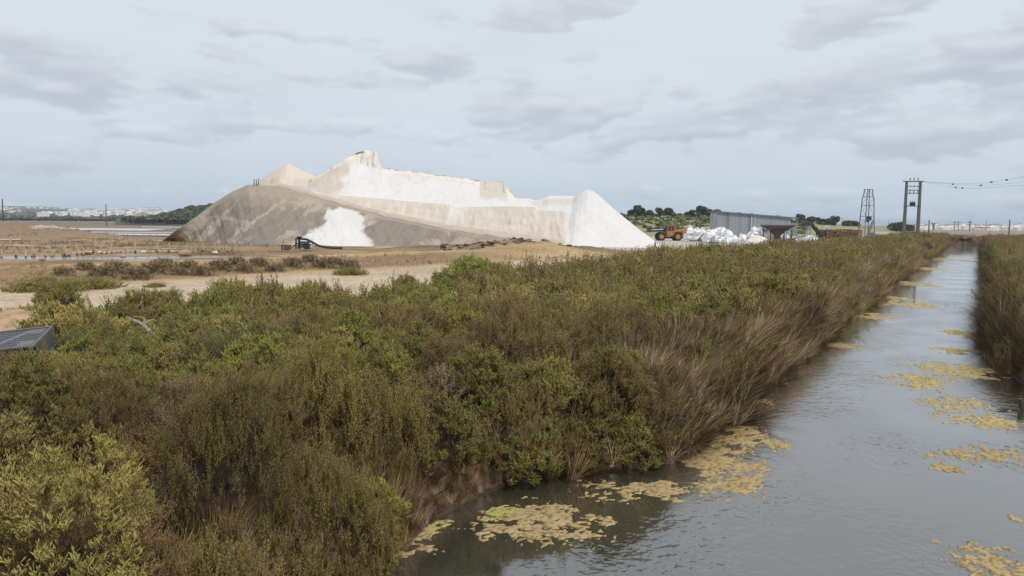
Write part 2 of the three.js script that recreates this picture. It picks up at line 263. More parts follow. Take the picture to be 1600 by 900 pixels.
const whiteSalt = (p) => { const d = fbm(p.x * 0.5, p.y * 0.9 + p.z * 0.3, 5, 87), e = fbm(p.x * 2.6, p.y * 2.6, 3, 89); let c = mix3([0.71, 0.69, 0.67], [0.635, 0.605, 0.575], d); c = mix3(c, [0.6, 0.52, 0.46], ss(0.76, 0.86, e) * 0.6); return c; };
{ // the old weathered mound in front
  const C = [[254, 375, 112], [300, 343, 114], [330, 321, 114], [362, 299, 113], [388, 288, 112], [436, 291, 111], [480, 304, 110], [540, 322, 109], [600, 338, 107.5], [700, 359, 105.5], [790, 372, 103.5], [880, 384, 102]].map(([x, y, d]) => at(x, y, d));
  const F = [[256, 376], [300, 378], [336, 380], [372, 382], [400, 383], [450, 384], [500, 384.5], [545, 385], [595, 385.5], [690, 386], [780, 387], [875, 388]].map(([x, y]) => foot(x, y));
  const lip = C.map((p, k) => behind(p, 0.7, p.y + (k > 4 ? 0.04 : 0))), lip2 = lip.map((p, k) => behind(p, 0.35, p.y + (k > 4 ? 0.38 : 0))), lip3 = lip2.map((p, k) => behind(p, 2.2, p.y + (k > 4 ? 0.3 : -0.1)));
  const B = C.map((p, k) => behind(p, 9 + Math.max(0, p.y) * 1.2, k > 3 ? p.y - 0.3 : FLAT - 0.5)), B2 = B.map((p) => behind(p, 3, FLAT - 0.5));
  const t = thing('weathered_salt_mound', 'large weathered grey-brown salt mound with one white slump, in front of the white heaps', 'salt heap', V(-32, 0, -105));
  const g = loft([F, C, lip, lip2, lip3, B, B2], [130, 5, 6, 5, 10, 6], 520, {
    by: 1, move(p, k, v) { if (v < 1) { const q = Math.sin(Math.PI * v); p.y += q * (0.55 * gully(p) - 0.35 + 0.35 * (fbm(p.x * 1.4, p.y * 1.4, 3, 44) - 0.5)); p.z += q * 1.2 * gully(p, 0.7); } p.y += 0.3 * (fbm(p.x * 0.6, p.z * 0.6, 3, 46) - 0.5) * (v > 0.8 ? 1 : 0); },
    color(p, k, v) {
      let c = browned(p);
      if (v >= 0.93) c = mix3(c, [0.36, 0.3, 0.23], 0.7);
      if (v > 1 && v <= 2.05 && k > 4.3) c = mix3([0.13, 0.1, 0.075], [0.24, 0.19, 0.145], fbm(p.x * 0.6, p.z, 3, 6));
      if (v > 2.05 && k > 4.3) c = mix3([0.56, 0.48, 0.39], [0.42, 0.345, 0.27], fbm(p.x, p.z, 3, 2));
      const y = p.y, x = p.x + 1.2 * (fbm(p.x * 0.8, p.y * 0.8, 4, 47) - 0.5) * 3; // the slump of clean salt
      const e0 = ss(-28.6, -27.6, x - 0.18 * y), e1 = 1 - ss(-19.6, -18.6, x + y * 0.55), top = 1 - ss(5.6, 6.3, y + 1.0 * (fbm(p.x, p.y, 3, 49) - 0.5) + Math.abs(x + 25) * 0.2);
      if (v < 0.95) c = mix3(c, whiteSalt(p), e0 * e1 * top);
      if (k > 9 && v < 1) c = mix3(c, mix3([0.42, 0.34, 0.26], [0.26, 0.2, 0.15], fbm(p.x, p.y * 3, 4, 43)), ss(9, 9.6, k));
      return c;
    } });
  g.translate(32, 0, 105); part('mound', g, M.salt, t);
  for (const [x, y0, y1] of [[396.8, 287, 280.3], [400.4, 288, 281], [403.8, 287.5, 279.5]]) { const a = at(x, y0 + 2, 111.6), b = at(x + 0.4, y1, 111.6); const o = thing('marker_post', null, 'post', a, 0, 'posts on top of the weathered mound'); tag(o, `short dark post on the top of the weathered mound, ${x < 399 ? 'set apart on the left' : x < 402 ? 'middle of three' : 'rightmost and tallest of three'}`); const e = b.sub(a); part('post', rod(V(0, 0, 0), e, 0.07, 0.05, 6), M.darkWood, o); part('cap', rod(e, e.clone().add(V(0, 0.06, 0)), 0.075, 0.06, 6), M.darkSteel, o); }
}
{ // the beige tier: an older bench of salt
  const C = [[436, 289, 118], [470, 296, 118], [530, 305, 117.5], [600, 311, 117], [640, 315, 116.5], [702, 320, 115.5], [712, 325, 115], [735, 323.5, 114.5], [790, 322.5, 113.5], [834, 323.5, 112.5], [842, 329, 112], [880, 331, 111], [885, 337, 110.5], [893, 378, 107]].map(([x, y, d]) => at(x, y, d));
  const F = C.map((p, k) => V(p.x * 0.965, FLAT - 0.4, p.z + 1.5 + Math.max(0, p.y) * 1.0)), B = C.map((p, k) => behind(p, 12, p.y + (k > 11 ? -1 : 0.2))), B2 = B.map((p) => behind(p, 4, FLAT - 0.5));
  const t = thing('salt_bench', 'low flat-topped bench of beige salt below the white heap, above the weathered mound', 'salt heap', V(-5, 0, -112));
  const g = loft([F, C, B, B2], [70, 16, 4], 380, { move(p, k, v) { const q = Math.sin(Math.PI * Math.min(1, v)); p.y += 0.35 * q * (fbm(p.x * 0.7, p.y * 1.2, 4, 91) - 0.5); p.z += 1.1 * q * (fbm(p.x * 0.9, p.y * 0.5, 4, 93) - 0.5); if (v >= 0.9) p.y += 0.16 * (fbm(p.x * 1.2, p.z, 3, 95) - 0.5); }, color: (p, k, v) => { let c = beige(p); if (v > 1.02) c = whiteSalt(p); if (k > 5 && k < 6.6 && v < 1) c = mix3(c, whiteSalt(p), 0.7 * ss(0.4, 0.9, v)); c = mix3(c, whiteSalt(p), ss(10.6, 12.6, k + 1.8 * (fbm(p.x * 1.3, p.y * 1.1, 4, 97) - 0.5))); return c; } });
  g.translate(5, 0, 112); part('bench', g, M.salt, t);
}
{ // the main white heap with its fluted peak
  const K = [ // px, crest y, crest d, cut y, foot y, foot d
    [440, 296, 127, 297, 298, 121], [478, 288, 127, 290, 300, 120], [500, 273, 128, 276, 303, 119.5], [530, 254, 129, 260, 307, 119], [546, 245, 130, 254, 308, 119], [556, 238.5, 131, 256, 309, 119], [563, 236.5, 131, 257, 310, 119], [572, 234.5, 131, 260, 310.5, 118.5], [577, 237.5, 131, 262, 311, 118.5], [588, 235.5, 131, 262, 312, 118.5], [592, 243, 131, 263, 312.5, 118.5],
    [597, 262, 131, 268, 313, 118], [620, 266, 131, 272, 315, 118], [660, 270, 130.5, 278, 318, 117.5], [700, 275, 130, 283, 322, 117], [742, 281, 129.5, 288, 326, 116], [754, 283.5, 130, 297, 326, 115.5], [785, 283.5, 130.5, 301, 325.5, 115], [795, 295, 130, 305, 326, 114], [806, 309, 129, 312, 326, 114], [838, 312, 126, 316, 329, 113.5], [866, 328, 124, 331, 336, 113]];
  const C = K.map((k) => at(k[0], k[1], k[2])), mid = K.map((k, i) => at(k[0], k[3], k[2] - (i > 4 && i < 11 ? 1.8 : 1.2))), F = K.map((k) => at(k[0], k[4] + 3, k[5])), B = C.map((p) => behind(p, 3, p.y - 0.3)), B2 = C.map((p) => behind(p, 8 + 1.2 * p.y, FLAT - 0.5));
  const t = thing('white_salt_heap', 'tallest white salt heap with a fluted cut peak and long ridge', 'salt heap', V(-15, 0, -126));
  const g = loft([F, mid, C, B, B2], [80, 36, 6, 12], 520, {
    by: 2,
    move(p, k, v) {
      const peak = ss(4, 5, k) * (1 - ss(10.2, 11, k));
      if (v < 1) { const q = Math.sin(Math.PI * v); p.z += q * 1.6 * (fbm(p.x * 0.35, p.y * 0.5, 4, 101) - 0.5); p.y += q * (0.5 * (fbm(p.x * 0.6, p.z * 0.6, 4, 103) - 0.5) + 0.1 * (fbm(p.x * 2, p.z * 2, 3, 104) - 0.5) - 0.35); }
      else if (v < 2) { const q = v - 1; p.z += (0.9 + 1.6 * peak) * (fbm(p.x * 1.5, p.y * 0.12, 3, 105) - 0.5) * Math.min(1, q * 4); p.y += 0.5 * q * (fbm(p.x * 1.1, 3, 3, 107) - 0.5); }
      else p.y += 0.5 * (fbm(p.x * 1.1, 3, 3, 107) - 0.5);
    },
    color(p, k, v) {
      let c = whiteSalt(p);
      const f = fbm(p.x * 0.7, p.y * 0.8, 4, 111);
      const grey = mix3([0.52, 0.445, 0.37], [0.6, 0.525, 0.45], f);
      const left = 1 - ss(-0.3, 0.6, k - (2.1 + 2.0 * clamp(v)) + 1.6 * (f - 0.5));                               // the weathered left flank
      c = mix3(c, grey, left * ss(0.02, 0.1, v));
      if (v > 1.0) c = mix3(c, [0.74, 0.66, 0.57], 0.65 * ss(1.05, 1.4, v + 0.4 * (f - 0.5)));
      if (k > 15.6 && k < 18.4) c = mix3(c, [0.56, 0.49, 0.42], 0.85 * ss(0.55, 0.8, v + 0.35 * (f - 0.5)) * (1 - ss(17.2, 18.2, k)));
      c = mix3(c, [0.6, 0.5, 0.44], 0.5 * ss(0.63, 0.72, fbm(p.x * 0.9, p.y * 1.6, 4, 113)) * ss(0.5, 0.9, v) * (k < 16 ? 1 : 0));
      return c;
    } });
  g.translate(15, 0, 126); part('heap', g, M.salt, t);
}
{ // the right-hand cone
  const K = [[826, 320, 124], [842, 312, 124], [858, 306, 123.5], [880, 305.5, 123], [897, 306, 122], [905, 301, 121], [912, 297.5, 120.5], [919, 296, 120], [927, 298.5, 119.5], [936, 305, 118.5], [960, 327, 115.5], [1000, 359.5, 110.5], [1020, 374, 108.5], [1040, 387, 106]];
  const C = K.map(([x, y, d]) => at(x, y, d)), F = [[812, 384], [826, 384.5], [842, 385], [862, 386], [880, 386.5], [892, 387], [902, 387], [913, 387], [925, 387], [938, 387], [965, 387.5], [1004, 388], [1024, 388.5], [1042, 388.5]].map(([x, y]) => foot(x, y)), B = C.map((p) => behind(p, 1.2 + 1.5 * Math.max(0, p.y), FLAT - 0.5));
  const t = thing('white_salt_cone', 'clean white cone of salt at the right end of the heaps, beside the wheel loader', 'salt heap', V(14, 0, -112));
  const g = loft([F, C, B], [90, 20], 320, { by: 1, move(p, k, v) { const q = v < 1 ? Math.sin(Math.PI * v) : 0; p.z += q * (1.0 * (fbm(p.x * 0.3, p.y * 0.4, 4, 121) - 0.5)); p.y += (q * 0.8 + 0.2) * 0.35 * (fbm(p.x * 0.9, p.z * 0.9, 4, 123) - 0.5) - 0.35 * q; }, color: (p, k, v) => { let c = whiteSalt(p); if (k > 1.4 && k < 4.6) c = mix3(c, [0.6, 0.53, 0.46], 0.75 * ss(0.8, 0.88, v) * (v < 1.2 ? 1 : 0) * (1 - ss(0.93, 0.97, v))); return c; } });
  g.translate(-14, 0, 112); part('cone', g, M.salt, t);
}
{ // the small cone behind on the left
  const K = [[392, 290, 134], [402, 285, 135], [424, 270, 137], [440, 260.5, 138], [449, 255.5, 138.5], [455, 257, 138.5], [470, 265, 138], [488, 273, 137], [500, 280, 136]];
  const C = K.map(([x, y, d]) => at(x, y, d)), F = K.map(([x, , d], i) => { const p = at(x - 6, 303, d - 11 - (i > 2 && i < 7 ? 3 : 0)); return p; }), F2 = F.map((p) => V(p.x, FLAT - 0.5, p.z + 2)), B = C.map((p) => behind(p, 2 + 1.3 * p.y, FLAT - 0.5));
  const t = thing('salt_cone', 'small pale beige salt cone standing behind the weathered mound, left of the tallest peak', 'salt heap', V(-42, 0, -135));
  const g = loft([F2, F, C, B], [4, 60, 20], 160, { by: 2, move(p, k, v) { if (v < 2) { const q = Math.sin(Math.PI * clamp(v - 1)); p.z += q * 1.5 * (fbm(p.x * 0.5, p.y * 0.3, 4, 131) - 0.5); p.y += q * 0.4 * (fbm(p.x * 0.8, p.z * 0.6, 4, 133) - 0.5); } }, color(p, k, v) { const f = fbm(p.x * 0.6, p.y * 0.7, 4, 135); let c = mix3([0.6, 0.51, 0.41], [0.68, 0.59, 0.49], f); c = mix3([0.5, 0.42, 0.34], c, ss(2.0, 3.6, k + 1.4 * (f - 0.5) + (v - 1.5) * 1.6)); if (k > 5.5) c = mix3(c, [0.5, 0.43, 0.35], 0.6 * ss(1.9, 1.2, v)); return c; } });
  g.translate(42, 0, 135); part('cone', g, M.salt, t);
}

// ------------------------------------------------------------------ scrub: sprigs, bushes, rushes
// a mesh of thin tapering three-sided shoots; each: base, tip, radius, colour at base and tip
function shoots(list) {
  const pos = [], col = [], nor = [], tmp = V(0, 0, 0);
  const tri = (a, b, c, na, nb, nc, ca, cb, cc) => { pos.push(...a.toArray(), ...b.toArray(), ...c.toArray()); nor.push(...na.toArray(), ...nb.toArray(), ...nc.toArray()); col.push(...ca, ...cb, ...cc); };
  for (const { a, b, r, c0, c1, belly } of list) {
    const d = b.clone().sub(a).normalize(), u = (Math.abs(d.y) > 0.9 ? V(1, 0, 0) : V(0, 1, 0)).cross(d).normalize(), w = d.clone().cross(u), m = a.clone().lerp(b, belly ?? 0.55);
    for (let k = 0; k < 3; k++) {
      const t0 = k * 2.0944, t1 = t0 + 2.0944, n0 = u.clone().multiplyScalar(Math.cos(t0)).addScaledVector(w, Math.sin(t0)), n1 = u.clone().multiplyScalar(Math.cos(t1)).addScaledVector(w, Math.sin(t1));
      const m0 = m.clone().addScaledVector(n0, r), m1 = m.clone().addScaledVector(n1, r), cm = mix3(c0, c1, 0.6);
      tri(a, m1, m0, n0, n1, n0, c0, cm, cm); tri(m0, m1, b, n0, n1, d, cm, cm, c1);
    }
  }
  const g = new THREE.BufferGeometry(); g.setAttribute('position', new THREE.Float32BufferAttribute(pos, 3)); g.setAttribute('normal', new THREE.Float32BufferAttribute(nor, 3)); g.setAttribute('color', new THREE.Float32BufferAttribute(col, 3)); return g;
}
const rdir = (up = 0) => { const z = rr(-1, 1), a = rr(0, 6.283), s = Math.sqrt(1 - z * z); return V(Math.cos(a) * s, z + up, Math.sin(a) * s).normalize(); };
// fleshy sprig: a forked twig with many short upright fingers
function fleshySprig(k) {
  reseed(500 + k); const L = [], wood = [0.7, 0.5, 0.35];
  const arms = 4 + (k % 3);
  for (let i = 0; i < arms; i++) {
    const a = V(0, -0.05, 0), b = rdir(1.5).multiplyScalar(rr(0.1, 0.17)); L.push({ a, b, r: 0.0028, c0: wood, c1: wood });
    const n = 5 + Math.floor(rr(0, 4));
    for (let j = 0; j < n; j++) { const t = rr(0.3, 1), p = a.clone().lerp(b, t), q = p.clone().addScaledVector(rdir(1.5), rr(0.04, 0.085)); const s = rr(0.7, 1.3); L.push({ a: p, b: q, r: rr(0.0062, 0.0095), c0: [s, s, s], c1: [s, s, s] }); }
  }
  return shoots(L);
}
// feathery sprig: long leading shoots, many fine side leaves
function featherySprig(k) {
  reseed(700 + k); const L = [], wood = [0.5, 0.36, 0.25];
  for (let i = 0; i < 4; i++) {
    const b = rdir(1.7).multiplyScalar(rr(0.15, 0.25)), a = V(0, -0.06, 0); L.push({ a, b, r: 0.003, c0: wood, c1: wood });
    for (let j = 0; j < 10; j++) { const t = 0.25 + 0.75 * (j / 10), p = a.clone().lerp(b, t), q = p.clone().addScaledVector(rdir(0.9), rr(0.022, 0.045)); const s = rr(0.75, 1.2); L.push({ a: p, b: q, r: rr(0.0042, 0.0066), c0: [s, s, s], c1: [s, s, s] }); }
  }
  return shoots(L);
}
function bareSprig(k) {
  reseed(900 + k); const L = [];
  for (let i = 0; i < 5; i++) { const a = V(0, -0.08, 0), b = rdir(1.1).multiplyScalar(rr(0.12, 0.22)); L.push({ a, b, r: 0.004, c0: [0.9, 0.85, 0.8], c1: [0.9, 0.85, 0.8] }); for (let j = 0; j < 4; j++) { const p = a.clone().lerp(b, rr(0.3, 0.9)), q = p.clone().addScaledVector(rdir(0.7), rr(0.05, 0.11)); L.push({ a: p, b: q, r: 0.0024, c0: [1.1, 1, 0.95], c1: [1.1, 1, 0.95] }); } }
  return shoots(L);
}
// rush: arching blades from one foot
function rushTuft(k, n, h, spread, stiff = 1, width = 0.0045) {
  reseed(1100 + k); const pos = [], col = [], nor = [];
  for (let i = 0; i < n; i++) {
    const a = rr(0, 6.283), len = h * rr(0.55, 1.1), lean = spread * Math.sqrt(rnd()), foot = V(Math.cos(a), 0, Math.sin(a)).multiplyScalar(rr(0, 0.09)), az = a + rr(-0.7, 0.7), out = V(Math.cos(az), 0, Math.sin(az)), droop = rr(0.1, 0.9) * spread / stiff;
    const side = V(-out.z, 0, out.x).multiplyScalar(width * rr(0.7, 1.3)), s = rr(0.5, 1.25), tone = rnd() < 0.25 ? [1.5, 1.4, 1.25] : [1, 1, 1];
    const P = []; for (let q = 0; q <= 3; q++) { const t = q / 3; P.push(foot.clone().addScaledVector(out, len * (lean * t + droop * 0.6 * t * t)).add(V(0, len * (t * (1 - 0.22 * lean) - 0.42 * droop * t * t), 0))); }
    for (let q = 0; q < 3; q++) {
      const w0 = 1 - q / 3.1, w1 = 1 - (q + 1) / 3.1, p0 = P[q].clone().addScaledVector(side, w0), p1 = P[q].clone().addScaledVector(side, -w0), p2 = P[q + 1].clone().addScaledVector(side, -w1), p3 = P[q + 1].clone().addScaledVector(side, w1);
      const nn = out.clone().multiplyScalar(0.5).add(V(0, 0.7, 0)).normalize().toArray(), c = (t) => [s * tone[0], s * tone[1], s * tone[2]];
      for (const v of [p0, p1, p2, p0, p2, p3]) { pos.push(v.x, v.y, v.z); nor.push(...nn); }
      const c0 = c(q / 3), c1 = c((q + 1) / 3); col.push(...c0, ...c0, ...c1, ...c0, ...c1, ...c1);
    }
  }
  const g = new THREE.BufferGeometry(); g.setAttribute('position', new THREE.Float32BufferAttribute(pos, 3)); g.setAttribute('normal', new THREE.Float32BufferAttribute(nor, 3)); g.setAttribute('color', new THREE.Float32BufferAttribute(col, 3)); return g;
}
const leafMat = new THREE.MeshStandardMaterial({ color: 0xffffff, roughness: 0.75, vertexColors: true, side: THREE.DoubleSide });
const FLESHY = [0, 1, 2, 3].map(fleshySprig), FEATHER = [0, 1, 2, 3].map(featherySprig), BARE = [0, 1, 2].map(bareSprig);
const RUSH = [rushTuft(0, 150, 0.9, 0.9, 1, 0.0042), rushTuft(1, 150, 0.85, 1.05, 1, 0.0042), rushTuft(2, 150, 0.8, 0.7, 1, 0.0042)], REED = [rushTuft(5, 90, 0.6, 0.5, 3, 0.004), rushTuft(6, 90, 0.55, 0.55, 3, 0.004)];

const TONES = {
  olive: [[0.145, 0.142, 0.03], [0.205, 0.192, 0.042]], green: [[0.12, 0.142, 0.026], [0.175, 0.19, 0.036]], bluish: [[0.125, 0.138, 0.042], [0.17, 0.18, 0.06]], yellow: [[0.2, 0.185, 0.055], [0.265, 0.235, 0.07]], brown: [[0.15, 0.118, 0.042], [0.205, 0.16, 0.058]], red: [[0.18, 0.115, 0.055], [0.24, 0.155, 0.075]],
  grey: [[0.2, 0.165, 0.1], [0.28, 0.23, 0.145]], twig: [[0.055, 0.04, 0.024], [0.1, 0.074, 0.045]], tan: [[0.3, 0.225, 0.15], [0.4, 0.31, 0.22]], lime: [[0.22, 0.27, 0.06], [0.28, 0.32, 0.08]], orange: [[0.42, 0.2, 0.05], [0.5, 0.27, 0.06]],
};
const tone = (n) => mix3(TONES[n][0], TONES[n][1], rnd()).map((v, i) => v * [1.3, 1.18, 1.1][i]);
const heaps3 = { fleshy: FLESHY.map(() => ({ m: [], c: [] })), feather: FEATHER.map(() => ({ m: [], c: [] })), bare: BARE.map(() => ({ m: [], c: [] })), rush: RUSH.map(() => ({ m: [], c: [] })), reed: REED.map(() => ({ m: [], c: [] })) };
const qa = new THREE.Quaternion(), qb = new THREE.Quaternion(), mt = new THREE.Matrix4();
function put(kind, p, dir, s, c, sy = 1) {
  const h = heaps3[kind][Math.floor(rnd() * heaps3[kind].length)];
  qa.setFromUnitVectors(Y, dir); qb.setFromAxisAngle(Y, rr(0, 6.283)); qa.multiply(qb);
  mt.compose(p, qa, V(s, s * sy, s)); h.m.push(mt.clone()); h.c.push(c);
}
const bushes = [];                                                      // every bush of the thicket: x, d, y, r, h, kind
const cell = new Map(), ck = (x, d) => Math.floor(x / 2) + ',' + Math.floor(d / 2);
const CRATE = { x: -10.35, d: 15.6 };
{
  reseed(77);
  const inView = (x, d) => d > 3.2 && Math.abs(x) < 0.78 * d + 2.2;
  const place = (x, d, r, h, kind, base) => { const b = { x, d, y: base ?? H(x, d), r, h, kind, t: 0.62 + 0.55 * rnd() }; bushes.push(b); const k = ck(x, d); if (!cell.has(k)) cell.set(k, []); cell.get(k).push(b); };
  // the thicket on the left bank
  for (let d = 3.4; d < 172;) {
    const step = 0.78 + 0.011 * Math.max(0, d - 8);
    for (let x = -0.8 * d - 2; x < 0.72 * d + 3; x += step * rr(0.85, 1.25)) {
      const xx = x + rr(-0.3, 0.3) * step, dd = d + rr(-0.3, 0.3) * step, w = wet(xx, dd); if (w > -0.1) continue;
      if (!inView(xx, dd)) continue;
      const left = sd(SHORE_L, xx, dd) > 0, sc = -sd(LAND_EDGE, xx, dd), s = -w;
      if (left ? sc < 0.2 + 0.9 * (n2(xx * 0.7, dd * 0.7, 4) - 0.3) : s > 9) continue;
      if (Math.hypot((xx + 12.7) / 2.0, (dd - 18.2) / 2.0) < 1) continue;                     // the bare earth by the crate
      if (Math.hypot(xx - CRATE.x + 0.1, (dd - CRATE.d) * 1.1) < 1.05 || Math.hypot((xx + 11.0) / 1.4, (dd - 15.5) / 1.1) < 1 || (Math.abs(xx - CRATE.x - 0.5) < 1.2 && dd < CRATE.d && dd > CRATE.d - 1.5 && rnd() < 0.6)) continue;
      if (dd > 157 && xx > 80 && xx < 112 && left === false && s > 5) continue;
      const f = n2(xx * 0.23, dd * 0.23, 31), g = fbm(xx * 0.16 + 9, dd * 0.16, 3, 33), k2 = n2(xx * 0.8, dd * 0.8, 35);
      let kind = f < 0.27 ? 'brown' : f < 0.5 ? 'olive' : f < 0.66 ? 'green' : f < 0.8 ? 'yellow' : 'bluish';
      if (n2(xx * 0.55 + 50, dd * 0.55, 37) < 0.13 && dd < 40) continue;
      if (k2 > 0.83) kind = 'grey'; else if (k2 < 0.14) kind = 'brown';
      if (dd > 30 && kind !== 'grey' && rnd() < 0.6) kind = rnd() < 0.55 ? 'brown' : 'olive';
      if (dd > 62 && rnd() < 0.6) kind = rnd() < 0.6 ? 'brown' : 'grey';
      if (dd < 8 && xx < -2.7 && rnd() < 0.75) kind = rnd() < 0.5 ? 'yellow' : rnd() < 0.5 ? 'olive' : rnd() < 0.5 ? 'red' : 'brown';
      let r = step * rr(0.6, 1.0), h = rr(0.5, 1.15) * (0.75 + 0.6 * g) * (1 + 0.15 * ss(20, 12, dd)) * (1 - 0.14 * ss(22, 32, dd)) * (1 + 0.12 * ss(40, 120, dd));
      if (kind === 'grey') h *= 0.85;
      const rushy = left ? 1 - ss(1.2, 2.9, s + 1.4 * (f - 0.5)) : 1 - ss(4.5, 9, s + 3 * (f - 0.5));
      if (dd > 12.4 && rnd() < rushy) kind = 'rush';
      if (dd <= 13 && s < 0.7) h *= 0.85;
      if (dd < 12.6 && dd > 10 && xx > 0.1 && s < 1.3) { kind = rnd() < 0.35 ? 'rush' : rnd() < 0.5 ? 'green' : 'brown'; r = Math.max(r, 0.75); }
      if (dd < 9.8 && dd > 5.2 && xx > -3.6 + 0.1 * (dd - 7) && s < 2.6) kind = rnd() < 0.45 ? 'reed' : rnd() < 0.5 ? 'upright' : rnd() < 0.6 ? 'brown' : 'red';
      if (dd > 8.9 && dd < 11.0 && xx < -0.05 && s < 0.42) { kind = 'thatch'; h = 0.16; }                        // the bare red bank
      if (Math.hypot(xx + 2.1, (dd - 6.8)) < 0.42) kind = 'limereed';
      if (left && sc < 1.6 && h > 0.5) h *= rr(0.55, 1.05);
      h *= 1 - 0.26 * ss(15, 19, dd) * (1 - ss(45, 65, dd)) * (1 - ss(0.15, 0.4, xx / dd));
      const view = xx / dd, low = (view < -0.58 && view > -0.8 && dd < CRATE.d && dd > 8) ? 4 - 0.2 * dd : (view > -0.54 && view < -0.45 && dd < 21 && dd > 9) ? 4 - 0.17 * dd : 9; if (h > low - H(xx, dd)) { h = Math.max(0.16, low - H(xx, dd)); }
      place(xx, dd, r, h, kind);
    }
    d += step * 0.82;
  }
  // the fringe that overhangs the water at the near corner
  for (let i = 2; i < 10; i++) {
    const [ax, ad] = SHORE_L[i - 1], [bx, bd] = SHORE_L[i], L = Math.hypot(bx - ax, bd - ad), ox = -(bd - ad) / L, od = (bx - ax) / L;
    for (let t = 0; t < L; t += 0.3) {
      const x0 = lerp(ax, bx, t / L), d0 = lerp(ad, bd, t / L); if (d0 > 19) continue;
      const thatch = d0 > 8.7 && d0 < 10.85 && x0 < 0;
      if (thatch) { for (const s of [0.14, 0.42, 0.7]) place(x0 + ox * s + rr(-0.1, 0.1), d0 + od * s + rr(-0.1, 0.1), 0.5, 0.15, 'thatch'); if (rnd() < 0.5) place(x0 + ox * 0.95, d0 + od * 0.95, 0.5, rr(0.5, 0.8), rnd() < 0.5 ? 'brown' : 'olive'); continue; }
      const roll = rnd(); place(x0 + ox * rr(0.15, 0.4), d0 + od * rr(0.15, 0.4), rr(0.4, 0.6), rr(0.4, 0.7), d0 > 12.3 ? (roll < 0.8 ? 'rush' : 'brown') : d0 > 11.2 && roll < 0.35 ? 'rush' : roll < 0.55 ? 'brown' : roll < 0.8 ? 'olive' : 'green');
      if (d0 > 10.8 && d0 < 12.6) place(x0 + ox * rr(0.7, 1.1), d0 + od * rr(0.7, 1.1), rr(0.5, 0.75), rr(0.7, 1.0), roll < 0.5 ? 'olive' : roll < 0.8 ? 'brown' : 'green');
    }
  }
  const sizeAt = (d) => 1.15 * clamp(d / 12, 0.66, 4);
  for (const b of bushes) {
    const sc = sizeAt(b.d), c0 = V(b.x, b.y, -b.d);
    const inside = (p) => { const i = Math.floor(p.x / 2), j = Math.floor(-p.z / 2); for (let a = -1; a <= 1; a++) for (let e = -1; e <= 1; e++) for (const o of cell.get((i + a) + ',' + (j + e)) ?? []) { if (o === b || o.kind === 'rush' || o.kind === 'reed' || o.kind === 'limereed') continue; const q = ((p.x - o.x) ** 2 + (p.z + o.d) ** 2) / (o.r * o.r) + ((p.y - o.y) / o.h) ** 2; if (q < 0.5) return true; } return false; };
    if (b.kind === 'rush' || b.kind === 'reed' || b.kind === 'limereed') {
      const reed = b.kind !== 'rush', n = Math.ceil((b.kind === 'limereed' ? 7 : reed ? 34 : 8.5) * (b.r / 0.6) ** 2 / Math.max(1, sc * 0.5) ** 1.2), patch = n2(b.x * 0.5, b.d * 0.5, 39);
      for (let i = 0; i < n; i++) {
        const a = rr(0, 6.283), q = Math.sqrt(rnd()) * b.r * 1.1, x = b.x + Math.cos(a) * q, d = b.d + Math.sin(a) * q; if (wet(x, d) > 0.12) continue;
        const dark = rnd(), c = b.kind === 'limereed' ? tone(dark < 0.7 ? 'lime' : 'olive') : reed ? tone(dark < 0.45 ? 'red' : dark < 0.75 ? 'olive' : 'grey').map((v) => v * 0.85) : tone(patch < 0.35 ? (dark < 0.3 ? 'brown' : dark < 0.5 ? 'red' : dark < 0.7 ? 'tan' : 'grey') : dark < 0.35 ? 'grey' : dark < 0.75 ? 'tan' : dark < 0.86 ? 'brown' : 'olive').map((v) => v * 1.3);
        put(reed ? 'reed' : 'rush', V(x, H(x, d) - 0.03, -d), rdir(3.2), (reed ? rr(0.65, 1.05) : rr(0.85, 1.25) * (b.h > 0.8 ? 1 : 0.85)) * (1 + 0.1 * (sc - 1)), c, rr(0.8, 1.1));
      }
      if (!reed && rnd() < 0.35) for (let i = 0; i < 14 / sc; i++) { const dir = rdir(0.6), p = c0.clone().add(V(dir.x * b.r * 0.7, Math.abs(dir.y) * 0.55, dir.z * b.r * 0.7)); put('feather', p, rdir(1.2), sc * rr(0.8, 1.2), tone(rnd() < 0.5 ? 'olive' : 'green')); }
      continue;
    }
    if (b.kind === 'thatch') { for (let i = 0; i < 60; i++) { const a = rr(0, 6.283), q = Math.sqrt(rnd()) * 0.45, x = b.x + Math.cos(a) * q, d = b.d + Math.sin(a) * q; if (wet(x, d) > -0.02) continue; put(rnd() < 0.6 ? 'bare' : 'reed', V(x, H(x, d) - 0.02, -d), rdir(1.2), rnd() < 0.5 ? 0.5 : rr(0.3, 0.5), tone(rnd() < 0.6 ? 'red' : 'tan').map((v) => v * 0.8)); } continue; }
    const fine = b.kind === 'bluish' || b.kind === 'brown' || b.kind === 'red' || b.kind === 'grey' || b.kind === 'upright';
    const n = Math.ceil(240 * (b.r * (b.r + b.h)) / 0.9 / (sc * sc) * (b.d < 9 ? 1.0 : 1.1));
    for (let i = 0; i < n; i++) {
      const dir = rdir(0.55); if (dir.y < -0.25) continue;
      if (dir.z < -0.35 && rnd() < 0.5) continue;                       // fewer on the far side
      const lump = 0.78 + 0.44 * n3(b.x * 3 + dir.x * 2.1, dir.y * 2.1, b.d * 3 + dir.z * 2.1), depth = rnd() < 0.3 ? rr(0.62, 0.85) : rr(0.88, 1.05);
      const p = c0.clone().add(V(dir.x * b.r * lump * depth, Math.max(0.02, dir.y * b.h * lump * depth), dir.z * b.r * lump * depth));
      if (inside(p)) continue;
      const up = V(dir.x * 0.8 + rr(-0.3, 0.3), Math.max(0.1, dir.y) + 0.75, dir.z * 0.8 + rr(-0.3, 0.3)).normalize();
